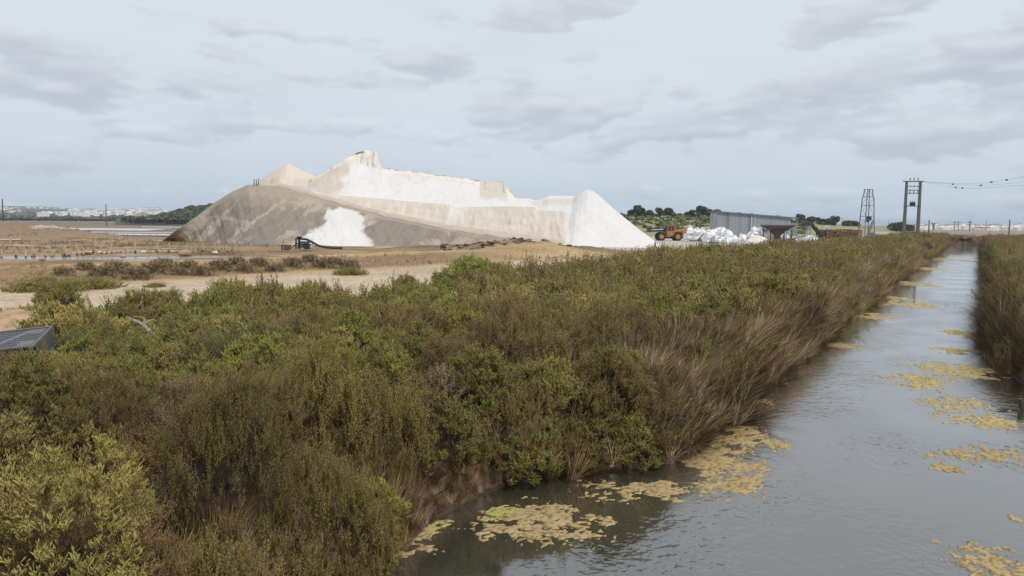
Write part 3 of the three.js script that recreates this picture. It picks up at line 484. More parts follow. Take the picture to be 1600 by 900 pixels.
      const s = sc * rr(0.75, 1.25); if (b.kind === 'upright') up.set(rr(-0.15, 0.15), 1, rr(-0.15, 0.15)).normalize(); p.addScaledVector(up, -0.09 * s);
      const roll = rnd(); let c, kind = fine ? 'feather' : 'fleshy';
      if (b.kind === 'grey') { kind = roll < 0.5 ? 'bare' : 'feather'; c = tone(roll < 0.5 ? 'twig' : roll < 0.9 ? 'grey' : 'olive'); }
      else if (depth < 0.86 && roll < 0.6) { kind = 'bare'; c = tone('twig'); }
      else c = tone(roll < 0.78 ? (b.kind === 'upright' ? (roll < 0.4 ? 'brown' : 'olive') : b.kind) : roll < 0.9 ? 'olive' : 'brown');
      put(kind, p, up, s, c.map((v) => v * b.t), b.kind === 'upright' ? 1.6 : 1);
    }
    if (rnd() < 0.35 && b.d < 45) for (let i = 0; i < 3; i++) { const dir = rdir(1.5); put('feather', c0.clone().add(V(dir.x * b.r * 0.7, b.h * rr(0.85, 1.05), dir.z * b.r * 0.7)), rdir(2.5), sc * rr(0.9, 1.25), tone(rnd() < 0.5 ? 'brown' : b.kind === 'grey' ? 'grey' : b.kind === 'upright' ? 'brown' : b.kind), 1.2); }
  }
  reseed(4);                                                            // a few small coloured spots: yellow and orange flower heads
  const emit = (name, kinds, label, cat) => {
    const g = thing(name, label, cat, null); g.userData.kind = 'stuff';
    for (const [k, protos] of kinds) heaps3[k].forEach((h, i) => {
      if (!h.m.length) return; const im = new THREE.InstancedMesh(protos[i], leafMat, h.m.length); im.name = k === 'rush' || k === 'reed' ? 'blades' : k === 'bare' ? 'twigs' : 'foliage'; im.userData.kind = 'stuff'; const col = new THREE.Color();
      h.m.forEach((m, q) => { im.setMatrixAt(q, m); im.setColorAt(q, col.setRGB(...h.c[q])); }); im.castShadow = im.receiveShadow = true; g.add(im);
    });
  };
  emit('saltmarsh_scrub', [['fleshy', FLESHY], ['feather', FEATHER], ['bare', BARE]], 'dense green, olive and brown saltmarsh scrub covering the banks of the canal', 'scrub');
  emit('dry_rushes', [['rush', RUSH], ['reed', REED]], 'dry grey-brown rushes fringing both edges of the canal water', 'rushes');
  console.log('bushes', bushes.length, Object.entries(heaps3).map(([k, v]) => k + ' ' + v.reduce((a, h) => a + h.m.length, 0)).join(', '));
}

// ------------------------------------------------------------------ single bushes and tussocks
const bushMat = new THREE.MeshStandardMaterial({ color: 0xffffff, roughness: 0.8, vertexColors: true, side: THREE.DoubleSide });
function bakeSprigs(list) { return mergeGeometries(list.map(({ g, m, c }) => { const q = g.clone().applyMatrix4(m), col = q.attributes.color; for (let i = 0; i < col.count; i++) col.setXYZ(i, col.getX(i) * c[0], col.getY(i) * c[1], col.getZ(i) * c[2]); return q; })); }
function bushProto(seed, r, h, kinds, n, s0, name, label, spiky = 0) {
  reseed(seed); const leaves = [], twigs = [];
  for (let i = 0; i < n; i++) {
    const dir = rdir(0.55); if (dir.y < -0.2) continue; const lump = 0.7 + 0.6 * n3(seed + dir.x * 2.4, dir.y * 2.4, dir.z * 2.4), dep = rnd() < 0.3 ? rr(0.5, 0.8) : rr(0.88, 1.08);
    const p = V(dir.x * r * lump * dep, Math.max(0.03, dir.y) * h * lump * dep * (1 + spiky * rnd()), dir.z * r * lump * dep), up = V(dir.x * 0.8 + rr(-0.3, 0.3), Math.max(0.1, dir.y) + 0.8 + spiky, dir.z * 0.8 + rr(-0.3, 0.3)).normalize(), s = s0 * rr(0.75, 1.3);
    qa.setFromUnitVectors(Y, up); qb.setFromAxisAngle(Y, rr(0, 6.283)); const m = new THREE.Matrix4().compose(p.addScaledVector(up, -0.1 * s), qa.clone().multiply(qb), V(s, s, s));
    if (dep < 0.85) twigs.push({ g: BARE[i % 3], m, c: tone('twig') }); else leaves.push({ g: (i % 2 ? FEATHER : FLESHY)[i % 4], m, c: tone(kinds[Math.floor(rnd() * kinds.length)]) });
  }
  const o = thing(name, label, 'bush', V(0, 0, 0)); part('foliage', bakeSprigs(leaves), bushMat, o); part('twigs', bakeSprigs(twigs), bushMat, o);
  const st = []; for (let i = 0; i < 5; i++) { const a = i * 1.26, e = V(Math.cos(a) * r * 0.5, h * 0.6, Math.sin(a) * r * 0.5); st.push(tube([V(0, -0.05, 0), e.clone().multiplyScalar(0.4).add(V(0, 0.05, 0)), e], 0.012 * s0, 6, 4)); } part('stem', st, M.darkWood, o);
  return o;
}
const ORD = 'leftmost,second,third,fourth,fifth,sixth,seventh,eighth,ninth,tenth,eleventh,twelfth,thirteenth,fourteenth,fifteenth,sixteenth,seventeenth,eighteenth,nineteenth,twentieth,twenty-first,twenty-second,twenty-third,twenty-fourth,twenty-fifth,twenty-sixth,twenty-seventh,twenty-eighth,twenty-ninth,thirtieth,thirty-first,thirty-second,thirty-third'.split(',');
const nth = (i, what) => i ? `${ORD[i]} ${what} from the left` : `leftmost ${what}`;
function scatter(proto, spots, group, label) { spots.forEach(([px, py, d, s, lab], i) => { if (proto.name === 'dry_shrub') d = (px < 235 ? lerp(36.5, 40.4, (px - 72) / 163) : px < 369 ? lerp(40.4, 44.25, (px - 235) / 134) : lerp(44.25, 52, (px - 369) / 209)) + 0.9 + ((i * 7) % 5) * 0.75; const p = at(px, py, d); p.y = H(p.x, -p.z) - 0.03; const o = i ? copyOf(proto, p, i * 2.1, lab ?? label(i), group, s) : tag(proto, lab ?? label(i), null, group); if (!i) { o.position.copy(p); o.scale.setScalar(s); } if (proto.name === 'dry_shrub') o.scale.multiplyScalar(0.85); }); }
scatter(bushProto(31, 1.25, 0.85, ['grey', 'grey', 'brown', 'twig'], 200, 1.7, 'dry_shrub', ''), [
  [66, 430, 41, 0.45], [100, 428, 42.5, 0.53], [135, 424, 44, 0.60], [160, 420, 46, 0.75], [185, 420, 46.5, 0.79], [212, 421, 47, 0.86], [238, 424, 46.5, 0.90], [258, 424, 47, 0.71], [280, 427, 46, 0.56], [292, 415, 52, 0.71], [316, 416, 52, 0.75], [344, 414, 53.5, 0.79], [368, 414, 54, 0.68], [384, 404, 58, 0.68], [404, 412, 55, 0.71], [428, 410, 56.5, 0.68], [460, 412, 56, 0.83], [484, 409, 58, 0.68], [505, 408, 58, 0.90], [526, 405, 61, 0.64], [545, 406, 61.5, 0.83]], 'dry shrubs along the red earth bank', (i) => nth(i, 'dry brown shrub') + ' in the row along the red earth bank');
scatter(bushProto(33, 1.0, 0.3, ['olive', 'brown', 'green'], 150, 2.2, 'low_shrub', ''), [
  [548, 429, 46, 1.0, 'low olive plant alone on the pale sand track, right of the dry shrubs'], [50, 452, 34, 1.1, 'low olive plants at the left end of the sand track edge'], [105, 451, 34.5, 1.2, 'low olive plants second from the left along the sand track edge'], [150, 449, 35.5, 1.1, 'low olive plants third from the left along the sand track edge'], [243, 444, 36.5, 0.5, 'smallest green tuft on the sand track below the dry shrubs'], [135, 390, 70, 0.5, 'small dark plant behind the leaning fence stakes on the left']], null);
scatter(bushProto(35, 0.8, 1.05, ['olive', 'green', 'brown'], 320, 1.7, 'upright_shrub', '', 0.35), [
  [92, 478, 24.6, 1.0, 'dark green upright shrub standing against the sand track on the far left'], [357, 466, 25.6, 0.95, 'dark twiggy shrub with a tall tip against the sand track'], [215, 474, 24.2, 0.8, 'green shrub against the sand track, right of the dark upright one'], [262, 470, 25, 0.75, 'brownish bushy shrub against the sand track, left of the twiggy one'], [490, 455, 28.5, 0.8, 'rounded green shrub at the middle of the sand track edge'], [634, 448, 34, 0.7, 'pointed shrub in front of the last stretch of sand track'], [692, 440, 36, 0.72, 'thin leaning shrub at the right end of the sand track']], null);
scatter(bushProto(36, 1.15, 1.15, ['green', 'lime', 'olive'], 520, 2.0, 'green_shrub', ''), [[735, 425, 35, 1.25, 'tall bright green shrub at the right end of the sand track'], [772, 430, 34, 1.0, 'bright green shrub right of the tallest green one']], null);
// tussocks
function tussockProto(seed, tones, n, h, spread) {
  reseed(seed); const L = []; for (let i = 0; i < n; i++) { const a = rr(0, 6.28), q = Math.sqrt(rnd()) * 0.5, p = V(Math.cos(a) * q, -0.05, Math.sin(a) * q), dir = V(Math.cos(a) * q * 1.1, 1, Math.sin(a) * q * 1.1).normalize(); qa.setFromUnitVectors(Y, dir); qb.setFromAxisAngle(Y, rr(0, 6.28)); const s = h * rr(0.8, 1.2); L.push({ g: TUFT[i % 2], m: new THREE.Matrix4().compose(p, qa.clone().multiply(qb), V(s, s, s)), c: tone(tones[Math.floor(rnd() * tones.length)]) }); }
  const o = thing('rush_tussock', '', 'rush tussock', V(0, 0, 0)); part('blades', bakeSprigs(L), bushMat, o); return o;
}
const TUFT = [rushTuft(21, 70, 1.0, 0.8, 1, 0.0042), rushTuft(22, 70, 0.95, 1.0, 1, 0.0042)];
{
  const pale = tussockProto(51, ['tan', 'grey', 'tan', 'grey'], 14, 1.0), brown = tussockProto(52, ['brown', 'grey', 'red', 'grey'], 14, 1.0);
  const spots = [
    [pale, 4.2, 14.9, 1.15, 'pale straw-coloured rush tussock, the largest beside the near algae on the left bank'], [brown, 4.9, 16.3, 0.95, 'red-brown drooping rush tussock over the algae, behind the pale straw one'], [pale, 6.2, 19.6, 1.05, 'second pale rush tussock along the left water edge'], [brown, 8.1, 22, 1.0, 'brown rush tussock at the left water edge, third along the bank'],
    [brown, 2.0, 12.5, 0.9, 'brown arching rush tussock at the near corner of the left bank'], [pale, 10.2, 25.6, 1.05, 'pale rush tussock at the left water edge, fourth along the bank'],
    [brown, 14.9, 21.9, 1.2, 'nearest brown rush tussock on the right bank, overhanging the dark water'], [pale, 16.9, 24.3, 1.25, 'second rush tussock on the right bank, behind the nearest one'], [brown, 19.6, 28.9, 1.3, 'third rush tussock on the right bank, overhanging the water'], [pale, 22.2, 32.8, 1.3, 'fourth rush tussock on the right bank'], [brown, 27.2, 40.6, 1.4, 'fifth and farthest domed rush tussock on the right bank'], [pale, 29.5, 38.5, 1.6, 'pale bushy tussock set back from the water on the right bank']];
  const seen = new Set();
  for (const [proto, x, d, s, lab] of spots) { const p = V(x, H(x, d), -d), o = seen.has(proto) ? copyOf(proto, p, d * 1.7, lab, 'rush tussocks at the water edge', s) : tag(proto, lab, null, 'rush tussocks at the water edge'); if (!seen.has(proto)) { o.position.copy(p); o.scale.setScalar(s); seen.add(proto); } }
}

// ------------------------------------------------------------------ floating algae
{
  const algaeMat = std([1, 1, 1], 0.95, { vertexColors: true });
  const mats = [ // px, py, half width, half height (pixels), tint, raggedness, label
    [850, 818, 98, 36, 0, 0.9, 'large lumpy tan algae mat nearest the bridge'], [785, 803, 36, 14, 1, 0.7, 'yellow-green algae patch on the left end of the large near mat'], [636, 846, 42, 34, 0, 1.5, 'broken brown-tan algae flecks against the near red bank'], [682, 823, 40, 11, 1, 0.8, 'green-yellow algae patch under the red bank'],
    [990, 767, 92, 17, 0, 0.9, 'long tan algae strip below the corner of the scrub'], [1118, 712, 62, 44, 0, 0.9, 'wide tan algae mat against the left bank'], [1150, 758, 50, 18, 0, 1.3, 'thin tan algae sheet off the wide mat, with open water inside'], [1128, 664, 52, 28, 0, 1.3, 'streaky tan algae under the drooping rushes'], [1190, 690, 34, 14, 0, 1.6, 'faint algae streak drifting out from the left bank'], [1165, 632, 34, 10, 0, 1.3, 'narrow algae strip beneath the second rush tussock'],
    [1490, 579, 66, 13, 2, 0.8, 'bright yellow algae raft at the middle of the canal'], [1430, 596, 46, 9, 2, 1.5, 'thin yellow algae streak left of the bright raft'], [1492, 630, 46, 10, 2, 1.1, 'yellow algae raft, second below the bright raft'], [1532, 656, 50, 11, 2, 1.4, 'pale broken algae raft at the right, third from the far end'], [1545, 711, 92, 10, 0, 1.3, 'long ragged algae band at the right edge of the photo'], [1494, 733, 34, 7, 0, 1.1, 'short algae band just below the long ragged one'], [1560, 886, 72, 32, 0, 1.2, 'tan algae mat in the bottom right corner'], [1586, 811, 8, 5, 0, 0.8, 'tiny algae clump at the right edge above the corner mat'],
    [1502, 522, 28, 6, 2, 1.0, 'small yellow algae raft by the right bank bulge'], [1492, 548, 30, 5, 2, 1.5, 'faint algae streak above the bright raft'], [1312, 539, 24, 5, 0, 1.1, 'algae strip at the left edge where the bank bends'], [1362, 494, 24, 6, 2, 1.2, 'yellow algae strip along the left edge, midway along the canal'], [1430, 477, 34, 4, 2, 1.4, 'thin algae line across the middle distance of the canal'], [1395, 466, 26, 5, 2, 1.3, 'far algae strip along the left edge of the canal'], [1425, 443, 22, 4, 2, 1.3, 'farther algae strip along the left edge of the canal'], [1452, 420, 18, 3, 2, 1.3, 'last but one algae strip along the left edge'], [1500, 407, 16, 2.5, 2, 1.3, 'farthest algae strip across the canal'],
  ];
  mats.forEach(([px, py, hw, hh, tint, rag, lab], n) => {
    const C = onLevel(px, py, 0), ax = onLevel(px + hw, py, 0).sub(C).length(), ad = (onLevel(px, py - hh, 0).sub(C).length() + onLevel(px, py + hh, 0).sub(C).length()) / 2;
    const D = -C.z, cs = clamp(D * 0.0024, 0.022, 0.16), nx = Math.min(150, Math.ceil(ax * 3 / cs)), nz = Math.min(190, Math.ceil(ad * 3 / cs)), sx = ax * 3 / nx, sz = ad * 3 / nz, f = [], k = 100 + n * 7, fr = 1 / clamp(0.02 * D, 0.15, 0.5);
    for (let j = 0; j <= nz; j++) for (let i = 0; i <= nx; i++) { const x = (i - nx / 2) * sx, z = (j - nz / 2) * sz, q = Math.hypot(x / ax, z / ad), w = fbm((C.x + x) * fr, (C.z + z) * fr, 5, k) - 0.5, u = fbm((C.x + x) * fr * 4, (C.z + z) * fr * 4, 3, k + 3) - 0.5; f.push(0.62 - q * q * 0.8 + 2.8 * w * rag + (1.7 + (D > 14 ? 1.0 : 0)) * u * rag - 0.12 + 0.38 * (n2((C.x + x) / cs * 0.8, (C.z + z) / cs * 0.8, 5) - 0.5)); }
    const pos = [], col = [], map = new Map(), idx = [];
    const vert = (i, j) => { const o = j * (nx + 1) + i; if (map.has(o)) return map.get(o); const x = (i - nx / 2) * sx, z = (j - nz / 2) * sz, v = f[o], g = n2((C.x + x) * 28, (C.z + z) * 28, 9), e = fbm((C.x + x) * 6, (C.z + z) * 6, 3, 8); pos.push(x + (g - 0.5) * sx * 0.6, v > 0 ? Math.min(0.002 + 0.012 * v, 0.007) + 0.013 * g * Math.min(1, v * 2) : -0.03, z + (e - 0.5) * sz * 0.6); let c = tint === 1 ? mix3([0.34, 0.32, 0.07], [0.42, 0.36, 0.12], e) : tint === 2 ? mix3([0.5, 0.37, 0.14], [0.36, 0.28, 0.12], e) : mix3([0.45, 0.33, 0.155], [0.32, 0.23, 0.105], e); c = mix3(c, [0.16, 0.11, 0.05], ss(0.5, 0.8, 1 - g) * 0.85); col.push(...c); map.set(o, pos.length / 3 - 1); return pos.length / 3 - 1; };
    for (let j = 0; j < nz; j++) for (let i = 0; i < nx; i++) { const a = f[j * (nx + 1) + i], b = f[j * (nx + 1) + i + 1], c = f[(j + 1) * (nx + 1) + i], d = f[(j + 1) * (nx + 1) + i + 1]; if (Math.max(a, b, c, d) <= 0) continue; const v = [vert(i, j), vert(i + 1, j), vert(i, j + 1), vert(i + 1, j + 1)]; idx.push(v[0], v[2], v[1], v[1], v[2], v[3]); }
    if (!idx.length) return;
    const g = new THREE.BufferGeometry(); g.setAttribute('position', new THREE.Float32BufferAttribute(pos, 3)); g.setAttribute('color', new THREE.Float32BufferAttribute(col, 3)); g.setIndex(idx); g.computeVertexNormals();
    const m = solo('algae_mat', g, algaeMat, lab, 'algae', 'algae mats floating on the canal'); m.position.copy(C);
  });
}

// ------------------------------------------------------------------ wooden stakes round the salt pan
{
  const geos = [0, 1, 2].map((k) => { const g = new THREE.BoxGeometry(0.14 + 0.02 * k, 1, 0.12, 1, 5, 1).translate(0, 0.5, 0), p = g.attributes.position; for (let i = 0; i < p.count; i++) { const y = p.getY(i); p.setX(i, p.getX(i) * (1.12 - 0.3 * y) + 0.025 * Math.sin(y * 4 + k)); if (y > 0.99 && p.getX(i) > 0) p.setY(i, 0.93 + 0.02 * k); } g.computeVertexNormals(); return g; });
  const row = [[3, 403, 390], [26, 402, 390], [40, 402, 390, -8], [50, 401.5, 395, -24], [54, 401, 388, 5], [71, 401, 392], [80, 401, 391, -22], [83, 400.5, 390, -10], [99, 400.5, 387, 8], [103, 400.5, 385, 3], [108, 400, 391, -18], [122, 399.5, 383, 7], [130, 399.5, 387, -4], [147, 398.5, 379, 3], [149, 398.5, 392, -16], [160, 398.5, 384, 6], [166, 398, 384, -14], [175, 398, 381], [196, 398, 390], [212, 398, 379], [231, 397.5, 386], [247, 397, 379], [265, 396.5, 381], [281, 396, 383], [291, 396, 384, -6], [299, 395.5, 384], [306, 395.5, 383], [318, 395, 382], [326, 395, 382], [337, 394.5, 379], [343, 394.5, 379], [349, 394.5, 384], [355, 394.5, 383], [363, 394, 383], [366, 394, 382, -15], [378, 393.5, 383], [387, 393, 383], [393, 393, 381]];
  const behindRow = [[-2, 383, 377], [17, 383, 371.5], [26, 383, 379], [35, 382.5, 372], [50, 382.5, 377], [54, 382, 371.5], [66, 382, 376], [73, 382, 372], [92, 382, 377], [101, 381.5, 374], [109, 381.5, 377], [118, 381.5, 378], [130, 381.5, 373], [146, 381, 374], [168, 381, 375]];
  const mk = (list, yl, label, leanLabel, tail, group, nu = 0, nl = 0) => list.forEach(([px, y0, y1, lean = 0], i) => {
    const p = onLevel(px, y0, yl), d = -p.z, h = (y0 - y1) * d / FOC + 0.15, far = rnd();
    const o = thing('wooden_stake', nth(Math.abs(lean) > 9 ? nl++ : nu++, Math.abs(lean) > 9 ? leanLabel : label) + tail, 'stake', p, 0, Math.abs(lean) > 9 ? group.replace('stakes', 'leaning stakes') : group); o.position.y -= 0.1; o.rotation.set(0, (i * 0.37) % 0.8 - 0.4, -lean * Math.PI / 180 * -1);
    const m = part('shaft', geos[i % 3], i % 5 === 3 ? M.wood : M.paleWood, o); m.scale.set(1, h, 1); const f = part('wet_foot', geos[(i + 1) % 3], M.darkWood, o); f.scale.set(1.18, h * (0.22 + 0.2 * far), 1.18);
  });
  reseed(9);
  mk(row, 0.58, 'upright wooden stake', 'leaning wooden stake', ' in the row along the salt pan', 'stakes along the salt pan');
  mk(behindRow, 0.66, 'wooden stake', 'leaning stake', ' in the second row, behind the salt pan', 'stakes of the second row');
  const plank = (px0, y0, px1, y1, yl, lab, lift = 0.25) => { const a = onLevel(px0, y0, yl), b = onLevel(px1, y1, yl); b.z = a.z + (b.z - a.z) * 0.3; const o = thing('plank', lab, 'plank', a, 0); o.position.y += lift; part('board', bar(V(0, 0, 0), b.sub(a), 0.22, 0.06), M.paleWood, o); part('edge', bar(V(0, -0.12, 0.02), b.clone().add(V(0, -0.12, 0.02)), 0.03, 0.05), M.darkWood, o); };
  plank(-6, 374.5, 68, 373, 1.3, 'long plank rail on the left end of the second row of stakes', 0); plank(114, 375.5, 160, 374, 1.2, 'thin plank lying level behind the second row of stakes', 0); plank(148, 385, 160, 386, 1.2, 'short dark-edged plank between two leaning stakes', 0);
  plank(176, 393, 232, 392, 0.75, 'pale board at the back edge of the salt pan, left of the boulder', 0.02); plank(107, 395, 152, 394, 0.75, 'pale board at the back edge of the salt pan, far left', 0.02);
  // salt crust left on the far edge of the pan
  const crust = gridMesh(60, 8, (i, j) => { const px = 104 + 190 * i / 59, w = j / 7, p = onLevel(px, lerp(397.5, 392, w) - (px - 104) * 0.01, 0.6), e = Math.min(w, 1 - w, i / 59 * 6, (59 - i) / 59 * 6); return { p: V(p.x, 0.52 + 0.22 * Math.min(0.5, e * 1.3) + 0.08 * n2(px * 0.3, j, 3), p.z), c: mix3([0.7, 0.6, 0.48], [0.78, 0.7, 0.6], n2(px * 0.2, j, 4)) }; });
  solo('salt_crust', crust, M.salt, 'low white salt crust along the far edge of the pan behind the stakes', 'salt');
  // boulder and stones
  const rock = (seed, r, flat) => { const g = mergeVertices(new THREE.IcosahedronGeometry(r, 4)); g.deleteAttribute('uv'); const p = g.attributes.position; for (let i = 0; i < p.count; i++) { const v = V(p.getX(i), p.getY(i), p.getZ(i)), n = v.clone().normalize(), s = 0.75 + 0.5 * fbm3(n.x * 1.6 + seed, n.y * 1.6, n.z * 1.6, 4); p.setXYZ(i, v.x * s * 1.15, v.y * s * flat, v.z * s); } g.computeVertexNormals(); return g; };
  const rockAt = (name, px, py, yl, r, seed, mat, lab) => { const p = onLevel(px, py, yl), m = solo(name, rock(seed, r, 0.72), mat, lab, 'rock'); m.position.copy(p).add(V(0, r * 0.4, 0)); };
  const rm = std([0.36, 0.26, 0.17], 0.95), rm2 = std([0.6, 0.52, 0.43], 0.95);
  rockAt('boulder', 289, 399, 0.6, 0.5, 3, rm, 'brown boulder at the right end of the salt pan water'); rockAt('stone', 336, 396.5, 0.6, 0.26, 7, rm2, 'pale small stone on the track right of the boulder'); rockAt('stone', 66, 407, 0.9, 0.2, 12, rm, 'small brown stone on the near edge of the salt pan'); rockAt('stone', 192, 402, 0.7, 0.22, 15, rm, 'dark stone in the salt pan water, middle'); rockAt('stone', 102, 535, 1.05, 0.09, 19, rm2, 'pale flat stone beside the plastic crate');
  // clods of dug earth at the foot of the heaps
  const clods = [0, 1, 2].map((k) => { const g = rock(30 + k * 5, 0.35, 0.6); return g; }); reseed(66);
  const grp = thing('earth_clods', 'dark dug-over clods of earth along the foot of the salt heaps', 'earth'); grp.userData.kind = 'stuff';
  clods.forEach((g, k) => { const im = new THREE.InstancedMesh(g, std([1, 1, 1], 0.95), 160); im.name = 'clods'; im.userData.kind = 'stuff'; const cc = new THREE.Color(); for (let i = 0; i < 160; i++) { const px = rr(690, 900), d = rr(78, 93) + (px - 690) * 0.01, p = at(px, 390, d); p.y = H(p.x, d) + 0.03; const s = rr(0.3, 1.5); im.setMatrixAt(i, mt.compose(p.setY(p.y - 0.02), qa.setFromEuler(new THREE.Euler(rr(-0.4, 0.4), rr(0, 6), rr(-0.4, 0.4))), V(s * 0.9, s * 0.45, s * 0.7))); const q = rnd(); im.setColorAt(i, cc.setRGB(...mix3([0.09, 0.065, 0.045], [0.32, 0.22, 0.14], q * q))); } im.castShadow = im.receiveShadow = true; grp.add(im); });
  const p = at(860, 402, 78); const bl = thing('concrete_slab', 'pale flat concrete slab lying at the dug earth below the white salt', 'slab', V(p.x, p.y - 0.1, p.z), 0.06); part('slab', box(2.6, 0.26, 1.2, 0, 0, 0, 0.04), M.white, bl); part('lip', box(2.5, 0.08, 0.1, 0, -0.06, 0.63, 0.02), M.concrete, bl);
}

// ------------------------------------------------------------------ crate, driftwood, litter near the bridge
{
  const y = 1.05, o = thing('plastic_crate', 'dark grey upturned plastic crate with a lattice base, lying in the scrub by bare earth', 'crate', V(CRATE.x - 0.32, y, -CRATE.d), -0.1); o.rotation.set(0.3, 0.16, 0.06);
  const L = 1.5, W = 0.95, Ht = 0.4;
  part('rim', [box(L, 0.05, 0.05, 0, Ht, W / 2, 0.012), box(L, 0.05, 0.05, 0, Ht, -W / 2, 0.012), box(0.05, 0.05, W - 0.05, L / 2 - 0.025, Ht, 0, 0.012), box(0.05, 0.05, W - 0.05, -L / 2 + 0.025, Ht, 0, 0.012), box(L + 0.03, 0.045, 0.06, 0, 0.03, W / 2, 0.012), box(0.06, 0.045, W, L / 2, 0.03, 0, 0.012)], M.crate, o);
  for (let i = 0; i < 26; i++) part('rib', box(0.022, Ht - 0.04, 0.03, -L / 2 + 0.05 + i * (L - 0.1) / 25, Ht / 2, W / 2 + 0.004, 0.005), M.crate, o);
  for (let i = 0; i < 15; i++) part('rib', box(0.03, Ht - 0.04, 0.022, L / 2 + 0.004, Ht / 2, -W / 2 + 0.05 + i * (W - 0.1) / 14, 0.005), M.crate, o);
  part('side_wall', [box(L - 0.06, Ht - 0.08, 0.012, 0, Ht / 2, W / 2 - 0.02), box(L - 0.06, Ht - 0.08, 0.012, 0, Ht / 2, -W / 2 + 0.02), box(0.012, Ht - 0.08, W - 0.06, L / 2 - 0.02, Ht / 2, 0), box(0.012, Ht - 0.08, W - 0.06, -L / 2 + 0.02, Ht / 2, 0)], std([0.035, 0.036, 0.042], 0.6), o);
  for (let i = 1; i < 30; i++) part('base_slat', box(0.018, 0.02, W - 0.06, -L / 2 + i * L / 30, Ht - 0.012, 0), M.crate, o);
  for (let i = 1; i < 9; i++) part('cross_slat', box(L - 0.06, 0.024, 0.026, 0, Ht - 0.008, -W / 2 + i * W / 9), M.crate, o);
  part('base_plate', [box(0.3, 0.02, 0.24, 0.5, Ht, 0.28, 0.006), box(0.26, 0.02, 0.22, 0.5, Ht, -0.3, 0.006), box(0.36, 0.02, 0.6, -0.4, Ht, 0.1, 0.006), bar(V(-0.2, Ht, 0.38), V(0.35, Ht, -0.36), 0.05, 0.03)], M.crate, o);
  const a = at(196, 496, 20.5), b = at(222, 507, 19.5), c = at(240, 523, 18.6), e = at(256, 537, 18), dw = thing('dead_branch', 'bleached dead branch lying on dry scrub right of the plastic crate', 'branch', a); const rel = (p) => p.clone().sub(a);
  part('limb', [tube([rel(a), rel(b), rel(c), rel(e)], 0.05, 18, 7)], M.bone, dw); part('twig', [tube([rel(b), rel(at(240, 500, 19.8)), rel(at(250, 512, 20))], 0.02, 8, 5), tube([rel(c), rel(at(228, 530, 18.5)), rel(at(215, 536, 18.3))], 0.018, 8, 5), tube([rel(b), rel(at(226, 498, 20)), rel(at(205, 494, 20.6))], 0.016, 8, 5), tube([rel(c), rel(at(252, 524, 18.9))], 0.016, 6, 5)], M.bone, dw); part('splinter', [rod(rel(e), rel(at(257, 545, 17.8)), 0.05, 0.012, 6)], M.darkWood, dw);
  const q = onLevel(1086, 652, 0.2), cup = thing('white_hoop', 'small curved white scrap caught under the rushes at the waterline', 'litter', q); part('hoop', tube([V(-0.12, -0.05, 0), V(0.02, -0.02, 0.02), V(0.09, 0.06, 0), V(0.05, 0.16, -0.03)], 0.018, 14, 6), M.white, cup);
  const st = onLevel(1598, 640, 0), bs = thing('driftwood_snag', 'dark snag of wood at the right edge, poking out of the water', 'driftwood', V(st.x, -0.05, st.z)); part('stump', [rod(V(0, 0, 0), V(-0.08, 0.3, 0.02), 0.07, 0.05, 7), rod(V(-0.02, 0.06, 0), V(-0.62, 0.08, 0.1), 0.035, 0.012, 6)], M.darkWood, bs);
}

{ // weeds over the bare flats
  reseed(71); const g = thing('dry_weeds', 'scattered dark weeds and dry tufts over the bare brown flats on the left', 'weeds'); g.userData.kind = 'stuff';
  [...FEATHER.slice(0, 2), ...BARE.slice(0, 2)].forEach((geo, k) => { const N = 420, im = new THREE.InstancedMesh(geo, leafMat, N), cc = new THREE.Color(); im.name = 'tufts'; im.userData.kind = 'stuff'; let n = 0;
    while (n < N) { const near = rnd() < 0.4, px = rr(-60, near ? 700 : 430), p0 = at(px, 390, near ? rr(36, 64) : rr(72, 170)), d = -p0.z; const sf = sd(FOOT, p0.x, d); if (near && (sf < 0.3 || sf > 7)) continue; if (fbm(p0.x * 0.12, d * 0.1, 3, 72) < 0.47) continue; const s = (near ? 1.4 : 2.2) * rr(0.6, 1.5); p0.y = H(p0.x, d) - 0.02; im.setMatrixAt(n, mt.compose(p0, qa.setFromUnitVectors(Y, rdir(1.6)), V(s, s * 0.8, s))); im.setColorAt(n, cc.setRGB(...tone(rnd() < 0.5 ? 'brown' : rnd() < 0.6 ? 'twig' : 'olive'))); n++; }
    im.castShadow = im.receiveShadow = true; g.add(im); });
}

